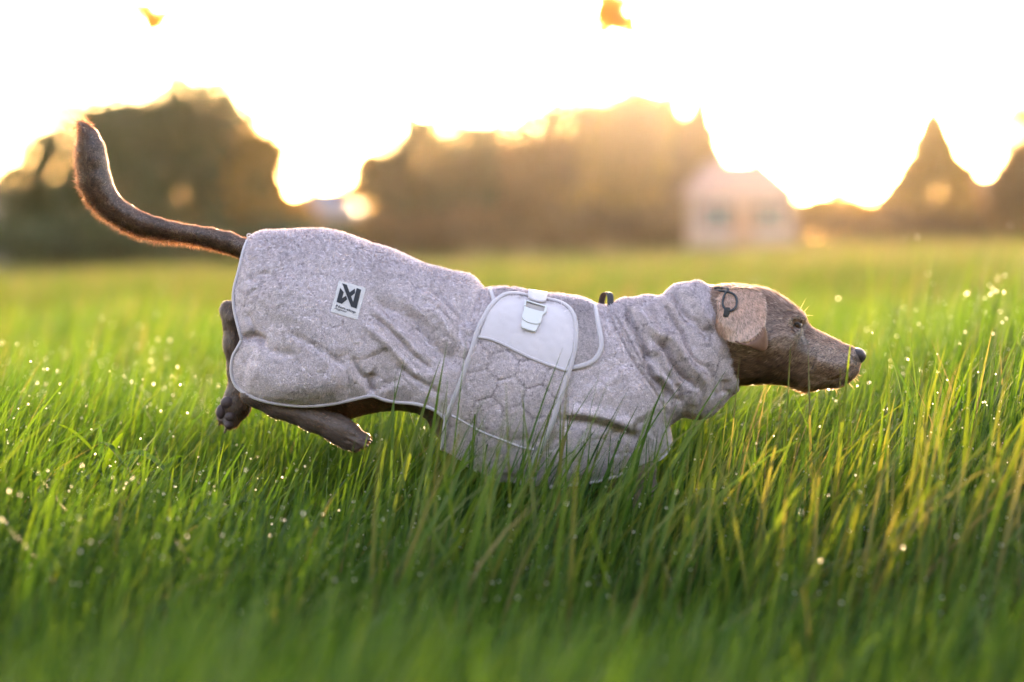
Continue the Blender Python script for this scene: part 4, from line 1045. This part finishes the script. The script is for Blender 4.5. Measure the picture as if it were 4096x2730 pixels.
# unseen trees added behind the camera to keep low sky light off the dog
wv_, wf_, wt_ = [], [], []; wo_ = 0
for x_, h_, w_ in [(-21, 7.0, 5.5), (-13, 8.5, 5.5), (-4.5, 7.5, 5.5), (4, 8.5, 5.5), (12.5, 7.5, 5.5), (21, 8, 5.5)]:
    g_ = float(gz(x_, -17))
    d = rng.normal(size=(3800, 3)); d /= np.linalg.norm(d, axis=1)[:, None]; d *= (rng.random((3800, 1)) ** 0.4) * (1 + 0.15 * np.sin(d[:, :1] * 8) * np.sin(d[:, 2:] * 7))
    v, f, t = leaf_cards(np.array([x_, -17, g_ + h_ * 0.52]) + d * np.array([w_, 3.0, h_ * 0.5]), 0.30)
    wv_.append(v); wf_.append(f + wo_); wt_.append(t); wo_ += len(v)
    tm_ = trunk_mesh((x_, -17, g_ - 0.2), (x_ + 0.4, -17, g_ + h_ * 0.8), 0.2, [Vector((x_ + a_, -17, g_ + h_ * 0.7)) for a_ in (-2, 2)])
    v = np.array([q_.co[:] for q_ in tm_.vertices]); f = np.array([list(p_.vertices) for p_ in tm_.polygons])
    wv_.append(v); wf_.append(f + wo_); wt_.append(np.zeros(len(v))); wo_ += len(v)
sky_block_trees = link('sky_block_trees', raw_mesh('sky_block_trees', np.concatenate(wv_), np.concatenate(wf_), False, {'tint': np.concatenate(wt_)}), FL['dark'])
tag(sky_block_trees, 'added out-of-view dark trees that block low sky light behind the camera', 'sky_block_trees', kind='stuff')

hr = empty('hedge', (S_of(3620) * 22.5, 106, float(gz(S_of(3620) * 22.5, 106))), 'long dark clipped hedge along the edge of the field', 'hedge')
cs = []
for _ in range(7500):
    u = rng.uniform(3130, 4400); c = at(u, 0, 106)
    g = float(gz(c.x, 106)); hgt = 1.75 + 0.25 * math.sin(u / 90.0) + 0.12 * math.sin(u / 31.0)
    yy = rng.uniform(-0.8, 0.8); fz = rng.random(); 
    if rng.random() < 0.5: yy = -0.8 + rng.normal() * 0.06
    cs.append((c.x, 106 + yy, g + fz * hgt))
v, f, t = leaf_cards(np.array(cs), 0.15, 0.3)
link('foliage', raw_mesh('foliage', v, f, False, {'tint': t}), FL['brown'], hr)
st_m = trunk_mesh((0, 0, 0), (0, 0, 1.4), 0.06, [])
for u in np.arange(3200, 4400, 170):
    c = at(u, 0, 106); o = link('stem', st_m, None if len(st_m.materials) else M['bark'], hr); o.location = (c.x - 0, 106, float(gz(c.x, 106)) - 0.1)

W_ = {'pink': simple('pale_pink_render', (0.19, 0.125, 0.105), rough=0.9, noise=0.12, nscale=3), 'grey': simple('grey_render', (0.30, 0.26, 0.28), rough=0.9, noise=0.12, nscale=3), 'roof': simple('clay_tile_roof', (0.20, 0.115, 0.095), rough=0.85, noise=0.3, nscale=12, bump=0.03, bscale=6),
      'slate': simple('slate_roof', (0.075, 0.075, 0.095), rough=0.7, noise=0.25, nscale=10), 'frame': simple('white_window_frame', (0.22, 0.19, 0.18), rough=0.5), 'glass': simple('window_glass', (0.03, 0.035, 0.045), rough=0.08, spec=0.6), 'door': simple('painted_door', (0.16, 0.08, 0.05), rough=0.6)}
def box_mesh(x0, x1, y0, y1, z0, z1, name):
    me = bpy.data.meshes.new(name)
    me.from_pydata([(x0, y0, z0), (x1, y0, z0), (x1, y1, z0), (x0, y1, z0), (x0, y0, z1), (x1, y0, z1), (x1, y1, z1), (x0, y1, z1)], [], [(3, 2, 1, 0), (4, 5, 6, 7), (0, 1, 5, 4), (1, 2, 6, 5), (2, 3, 7, 6), (3, 0, 4, 7)])
    return me
def house(label, u0, u1, v_eave, v_ridge, dist, wall, roof, gable_front=False, wins=(), door=None, chimney=None):
    k = (D + dist) / D; x0, x1 = (u0 - U0) * S * k, (u1 - U0) * S * k; ze = CAMZ + (V0 - v_eave) * S * k; zr = CAMZ + (V0 - v_ridge) * S * k
    g = float(gz((x0 + x1) / 2, dist)); dep = 6.0
    root = empty('house', ((x0 + x1) / 2, dist, g), label, 'house')
    y0, y1 = dist, dist + dep
    link('wall', box_mesh(x0, x1, y0, y1, g - 0.8, ze, 'wall'), W_[wall], root)
    o_ = 0.35; me = bpy.data.meshes.new('roof')
    if gable_front:
        xm = (x0 + x1) / 2
        vs = [(x0 - o_, y0 - o_, ze - 0.1), (xm, y0 - o_, zr), (x1 + o_, y0 - o_, ze - 0.1), (x0 - o_, y1 + o_, ze - 0.1), (xm, y1 + o_, zr), (x1 + o_, y1 + o_, ze - 0.1)]
    else:
        ym = (y0 + y1) / 2
        vs = [(x0 - o_, y1 + o_, ze - 0.1), (x0 + 1.0, ym, zr), (x0 - o_, y0 - o_, ze - 0.1), (x1 + o_, y1 + o_, ze - 0.1), (x1 - 1.0, ym, zr), (x1 + o_, y0 - o_, ze - 0.1)]
    me.from_pydata(vs, [], [(0, 1, 2), (5, 4, 3), (0, 3, 4, 1), (1, 4, 5, 2), (2, 5, 3, 0)])
    ro = link('roof', me, W_[roof], root)
    if chimney:
        cx_ = x0 + (x1 - x0) * chimney; link('chimney', box_mesh(cx_ - 0.3, cx_ + 0.3, y0 + 2.6, y0 + 3.2, zr - 0.8, zr + 0.7, 'chimney'), W_['door'], ro)
    for (a, b, w, h_) in wins:
        xa = x0 + (x1 - x0) * a; zb = g + b
        wo = link('window', box_mesh(xa - w / 2, xa + w / 2, y0 - 0.05, y0 + 0.02, zb, zb + h_, 'window'), W_['frame'], root)
        for s1 in (-1, 1):
            link('pane', box_mesh(xa + s1 * w / 4 - w / 4 + 0.06, xa + s1 * w / 4 + w / 4 - 0.06, y0 - 0.065, y0 - 0.04, zb + 0.08, zb + h_ - 0.08, 'pane'), W_['glass'], wo)
    if door is not None:
        xa = x0 + (x1 - x0) * door
        do = link('door', box_mesh(xa - 0.5, xa + 0.5, y0 - 0.06, y0 + 0.02, g, g + 2.05, 'door'), W_['door'], root)
        link('door_handle', box_mesh(xa + 0.34, xa + 0.42, y0 - 0.11, y0 - 0.06, g + 1.0, g + 1.05, 'door_handle'), W_['frame'], do)
    return root
house('pale pink rendered house with clay roof next to the spire-shaped conifer', 2765, 3180, 770, 632, 99, 'pink', 'roof', wins=[(0.25, 1.0, 1.5, 1.2), (0.75, 1.0, 1.5, 1.2)], door=0.5, chimney=0.7)
house('grey house with slate roof seen in the gap between the tree masses', 1180, 1420, 850, 745, 128, 'grey', 'slate', wins=[(0.3, 1.0, 1.3, 1.1), (0.75, 1.0, 1.3, 1.1)], door=0.5, chimney=0.2)
house('slate-roofed house beyond the dark tree at the end of the tree line', -260, 60, 800, 715, 126, 'grey', 'slate', wins=[(0.4, 1.0, 1.3, 1.1), (0.8, 1.0, 1.3, 1.1)], door=0.6, chimney=0.5)
house('pink house with clay roof behind the hedge, beyond the pointed conifer', 3850, 4150, 800, 690, 130, 'pink', 'roof', wins=[(0.3, 1.4, 1.4, 1.1), (0.7, 1.4, 1.4, 1.1)], door=0.5, chimney=0.3)

# ------------------------------------------------------------------ two trees whose boughs droop into the top of the view
def bough_tree(label, tx, ty, tip_u, tip_v, dist):
    g = float(gz(tx, ty)); root = empty('overhanging_tree', (tx, ty, g), label, 'tree', 'boughs reaching over the field')
    tip = at(tip_u, tip_v, dist)
    elbow = Vector((tx * 0.45 + tip.x * 0.55, dist, tip.z + 1.15)); over = Vector((tip.x + (0.25 if tx > 0 else -0.25), dist, tip.z + 0.75))
    vs = trunk_mesh((tx, ty, g - 0.2), (tx * 0.97, ty, g + 5.5), 0.17, [elbow + Vector((0, 0, 1.5))])
    link('trunk', vs, M['bark'], root)
    pts = spline([(tx * 0.985, ty, g + 2.9), tuple(elbow), tuple(over), tuple(tip + Vector((0, 0, 0.05)))], 8)
    link('bough', sweep(pts, [(0, -1, 0)] * len(pts), 0.10, 0.10, 7, taper=np.linspace(1, 0.07, len(pts))), M['bark'], root)
    cs = np.array([tuple(tip)]) + rng.normal(size=(115, 3)) * np.array([0.070, 0.16, 0.055]) * 1.35 + np.array([0, 0, 0.05])
    up = []
    for q in pts[6:-6]: up.append(np.array(q) + rng.normal(size=(14, 3)) * 0.16 + np.array([0, 0, 0.25]))
    up = np.concatenate(up + [np.array([tx, ty, g + 4.6]) + rng.normal(size=(500, 3)) * np.array([1.1, 1.1, 0.8])])
    hidden = (CAMZ + (V0 + 160) * S * (D + up[:, 1]) / D)
    up = up[up[:, 2] > hidden]
    v, f, t = leaf_cards(np.concatenate([cs, up]), 0.056 if dist < 10 else 0.066, 0.6)
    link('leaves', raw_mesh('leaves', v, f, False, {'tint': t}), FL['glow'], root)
bough_tree('tree at the field side whose drooping leafy bough tip hangs over the dog back', 5.6, 9.4, 2440, 84, 9.0)
bough_tree('tree at the field side whose drooping leafy bough tip hangs above the dog tail', -8.2, 14.2, 605, 85, 14.0)

# ------------------------------------------------------------------ grass
def blades(n, ylo, yhi, margin, hfun, wid, segs, lean=0.11, tint=0.45, xy=None, dry=0.015):
    if xy is None:
        y = []; x = []
        m = 0
        while m < n:
            yy = rng.uniform(ylo, yhi, n); xm = 0.2118 * (yy + D) + margin; xmax = 0.2118 * (yhi + D) + margin
            xx = rng.uniform(-xmax, xmax, n); k = np.abs(xx) < xm
            x.append(xx[k]); y.append(yy[k]); m += k.sum()
        x = np.concatenate(x)[:n]; y = np.concatenate(y)[:n]
    else: x, y = xy
    n = len(x)
    # clumps: thin out, vary height and lean by slow noise
    c2 = np.stack([x, y, np.zeros(n)], 1)
    cl = fbm(c2, 5.0, 71, 2); hh = hfun(x, y) * (1 + 0.30 * fbm(c2, 3.6, 72, 3)) * rng.uniform(0.45, 1.12, n)
    az = rng.normal(0.0, 0.9, n) + 0.25 * cl                         # leaning mostly towards +x
    la = np.abs(rng.normal(lean, 0.13, n)); cu = np.abs(rng.normal(0.16, 0.16, n))
    fl = (rng.random(n) < 0.07) & (y > -1.4); cu = np.where(fl, cu + rng.uniform(0.2, 0.5, n), cu); la = np.minimum(la, 0.42)
    d = np.stack([np.cos(az), np.sin(az), np.zeros(n)], 1)
    fa = rng.uniform(0, 6.283, n); sd = np.stack([np.cos(fa), np.sin(fa), np.zeros(n)], 1)
    w = wid * rng.uniform(0.5, 1.35, n)
    base = np.stack([x, y, gz(x, y) - 0.02], 1)
    rows = []
    for i in range(segs + 1):
        t = i / segs
        off = d * (hh * (la * t + cu * t ** 2.2))[:, None]; z = hh * (t - 0.35 * cu * t ** 3)
        p = base + off; p[:, 2] += z
        wt = w * (0.75 + 0.5 * t if t < 0.5 else 2.0 * (1 - t) ** 0.8 * 0.87) if t < 1 else w * 0.04
        s_ = sd * np.cos(0.6 * t) + d * np.sin(0.6 * t) * 0.6
        rows.append(np.stack([p - s_ * wt[:, None] / 2, p + s_ * wt[:, None] / 2], 1))
    v = np.stack(rows, 1).reshape(-1, 3)                                # n, segs+1, 2
    st = (segs + 1) * 2
    i0 = np.arange(n)[:, None, None] * st + np.arange(segs)[None, :, None] * 2
    f = (i0 + np.array([0, 1, 3, 2])[None, None]).reshape(-1, 4)
    tn = np.clip(tint + 0.14 * cl + rng.normal(size=n) * 0.15, 0, 0.88); tn = np.where((rng.random(n) < dry) & (y > -1.3), rng.uniform(0.9, 1, n), tn)
    mid = np.stack([r_.mean(1) for r_ in rows], 1)
    return v, f, np.repeat(tn, st), mid

def h_near(x, y):
    b = 0.31 + 0.19 * np.clip((y + 1.25) / 0.9, 0, 1) + 0.055 * np.clip((-1.7 - y) / 0.6, 0, 1) + 0.12 * np.clip((x - 0.55) / 0.5, 0, 1) * np.clip((y + 0.6) / 0.8, 0, 1) + 0.03 * np.clip(y, 0, 2)
    under = (np.abs(y) < 0.17) & (x > -0.16) & (x < 0.36)
    b = np.where(under, 0.16, b)
    under2 = (np.abs(y) < 0.17) & (x > -0.60) & (x <= -0.16)
    return np.where(under2, np.minimum(b, 0.24), b)
parts = []
parts.append(blades(50000, -2.8, 1.6, 0.55, h_near, 0.0084, 5, tint=0.37))
xx_ = rng.uniform(-0.28, 0.9, 800); yy_ = rng.uniform(-1.0, -0.2, 800)
parts.append(blades(0, 0, 0, 0, lambda x, y: 0.62 + 0 * x, 0.0090, 6, lean=0.12, tint=0.70, xy=(xx_, yy_)))  # blades before the dog tinted lighter to offset its shadow
# taller stems around the dog
def tall_xy(n):
    y = rng.uniform(-1.3, 2.6, n); x = rng.uniform(-1.7, 1.9, n)
    k = (np.abs(x) < 0.2118 * (y + D) + 0.4) & ~((np.abs(y) < 0.19) & (x > -0.72) & (x < 0.80)) & (rng.random(n) < np.where(x > 0.62, 1.0, np.where(y < 0, 0.22, 0.45)))
    return x[k], y[k]
parts.append(blades(0, 0, 0, 0, lambda x, y: 0.54 + 0.10 * np.clip((x - 0.5) / 0.5, 0, 1), 0.0062, 6, lean=0.14, tint=0.52, xy=tall_xy(2600)))
parts.append(blades(42000, 1.6, 8.5, 0.6, lambda x, y: 0.48 + 0 * x, 0.011, 4, dry=0.06, tint=0.42))
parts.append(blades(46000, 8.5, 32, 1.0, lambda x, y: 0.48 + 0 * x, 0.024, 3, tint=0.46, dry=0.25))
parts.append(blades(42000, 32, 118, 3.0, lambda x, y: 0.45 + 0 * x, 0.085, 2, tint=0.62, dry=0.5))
def join_blades(name, ps, mat):
    off = 0; V_, F_, T_ = [], [], []
    for v, f, t, m_ in ps:
        V_.append(v); F_.append(f + off); T_.append(t); off += len(v)
    return link(name, raw_mesh(name, np.concatenate(V_), np.concatenate(F_), True, {'tint': np.concatenate(T_)}), mat)
grass = join_blades('grass', parts[:4], M['grass'])
tag(grass, 'tall green meadow grass with bending blades around the dog', 'grass', kind='stuff')
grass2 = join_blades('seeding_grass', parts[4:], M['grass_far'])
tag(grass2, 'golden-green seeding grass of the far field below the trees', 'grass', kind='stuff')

# dew on the blades
def one_each(m_, reps):
    out_ = []
    for _ in range(reps):
        r0 = rng.integers(m_.shape[1] // 2, m_.shape[1] - 1, len(m_)); t = rng.random((len(m_), 1)); a = m_[np.arange(len(m_)), r0]; b = m_[np.arange(len(m_)), r0 + 1]
        out_.append(a + (b - a) * t)
    return np.concatenate(out_)
def pick(m_, reps, n):
    c = one_each(m_, reps); k = (c[:, 2] > 0.20) & (c[:, 1] > -1.2) & (c[:, 1] < 3.2) & ~((np.abs(c[:, 1]) < 0.17) & (np.abs(c[:, 0]) < 0.72)); c = c[k]
    return c[rng.choice(len(c), min(n, len(c)), replace=False)]
pk = np.concatenate([pick(parts[0][3], 1, 6000), pick(parts[2][3], 1, 1500), pick(parts[3][3], 1, 2600)])
bm = bmesh.new(); bmesh.ops.create_icosphere(bm, subdivisions=1, radius=1.0)
iv = np.array([v.co[:] for v in bm.verts]); it_ = np.array([[v.index for v in f.verts] for f in bm.faces]); bm.free()
r_ = rng.uniform(0.0008, 0.0023, len(pk))
v = (pk[:, None] + iv[None] * r_[:, None, None]).reshape(-1, 3); f = (np.arange(len(pk))[:, None, None] * len(iv) + it_[None]).reshape(-1, 3)
m, nt, N, L, b, out = mat_base('dew_water'); b.inputs['Base Color'].default_value = (1, 0.97, 0.92, 1); b.inputs['Roughness'].default_value = 0.28
b.inputs['Transmission Weight'].default_value = 0.85; b.inputs['IOR'].default_value = 1.33
dew = link('dew', raw_mesh('dew', v, f), m); tag(dew, 'glittering dew drops clinging to the grass blades', 'dew', kind='stuff')

# broad-leaved weeds standing in the grass
def weed(label, u, v, y, hgt, n, ln):
    base = P(u, v, y); g = float(gz(base.x, y)); root = empty('leafy_plant', (base.x, y, g), label, 'plant', 'broad-leaved plants in the grass')
    for k_ in range(4):
        ox, oy = rng.normal() * 0.045, rng.normal() * 0.04; hg = hgt * rng.uniform(0.75, 1.05); lx = rng.uniform(-0.02, 0.08)
        st = spline([(base.x + ox, y + oy, g - 0.02), (base.x + ox + lx * 0.4, y + oy, g + hg * 0.6), (base.x + ox + lx, y + oy, g + hg)], 5)
        link('stem', raw_mesh('stem', *[(lambda m_: (np.array([q_.co[:] for q_ in m_.vertices]), np.array([list(p_.vertices) for p_ in m_.polygons if len(p_.vertices) == 4])))(sweep(st, [(0, -1, 0)] * len(st), 0.006, 0.006, 6, taper=np.linspace(1, 0.5, len(st))))][0], attrs={'tint': np.full(6 * len(st), 0.35)}), M['weed'], root)
        for i in range(n):
            t = 0.35 + 0.65 * i / n; a = i * 2.4 + k_ + rng.uniform(-0.4, 0.4); p = np.array(st[min(int(t * (len(st) - 1)), len(st) - 1)]); d = np.array([math.cos(a), math.sin(a) * 0.7, 0]); l = ln * rng.uniform(0.7, 1.2) * (1.2 - 0.45 * t)
            rise = rng.uniform(0.5, 1.1); sag = rng.uniform(0.1, 0.75); vs = []; fs = []; s_ = np.cross(d, [0, 0, 1.0]) + np.array([0, 0, rng.uniform(-0.5, 0.5)]); K = 7
            for j in range(K + 1):
                q = j / K; c = p + d * l * q * (0.75 - 0.1 * q) + np.array([0, 0, l * (rise * q - sag * q * q)]); w = 0.0125 * math.sin(math.pi * min(0.10 + q * 0.90, 1.0)) ** 0.75 * (1 - 0.3 * q) * (l / 0.16)
                vs += [tuple(c - s_ * w + np.array([0, 0, w * 0.45])), tuple(c), tuple(c + s_ * w + np.array([0, 0, w * 0.45]))]
            for j in range(K):
                for m_ in (0, 1): fs.append((j * 3 + m_, j * 3 + m_ + 1, j * 3 + m_ + 4, j * 3 + m_ + 3))
            link('leaf', raw_mesh('leaf', np.array(vs), np.array(fs), True, {'tint': np.full(len(vs), float(np.clip(rng.normal(0.42, 0.15), 0, 0.8)))}), M['weed'], root)
M['weed'] = leafy('weed_leaf', GR, trans=0.4, tcol=(1.0, 1.0, 0.35), tgain=1.4, rough=0.6, spec=0.2)
weed('broad-leaved plant with the longest leaves, below the dog kicked-back hind paw', 790, 2000, -0.22, 0.30, 9, 0.19)
weed('bushy broad-leaved plant in the grass under the dog tail', 420, 1980, -0.10, 0.36, 10, 0.16)
weed('smaller broad-leaved plant beside the bushy one under the dog tail', 170, 1990, -0.28, 0.32, 8, 0.14)

# ------------------------------------------------------------------ thin hazy air, added mainly to imitate golden lens glare
hz = link('glare_haze', box_mesh(-330, 330, -70, 440, -4.2, 13.0, 'glare_haze'))
m = bpy.data.materials.new('glare_air'); m.use_nodes = True; nt = m.node_tree; nt.nodes.remove(nt.nodes['Principled BSDF'])
vol = nt.nodes.new('ShaderNodeVolumePrincipled'); vol.inputs['Color'].default_value = (0.95, 0.93, 0.90, 1); vol.inputs['Density'].default_value = 0.00003; vol.inputs['Anisotropy'].default_value = 0.96
nt.links.new(vol.outputs[0], nt.nodes['Material Output'].inputs['Volume']); hz.data.materials.append(m)
tag(hz, 'thin hazy air that mainly imitates golden lens glare towards the sun', 'glare_haze', kind='stuff')
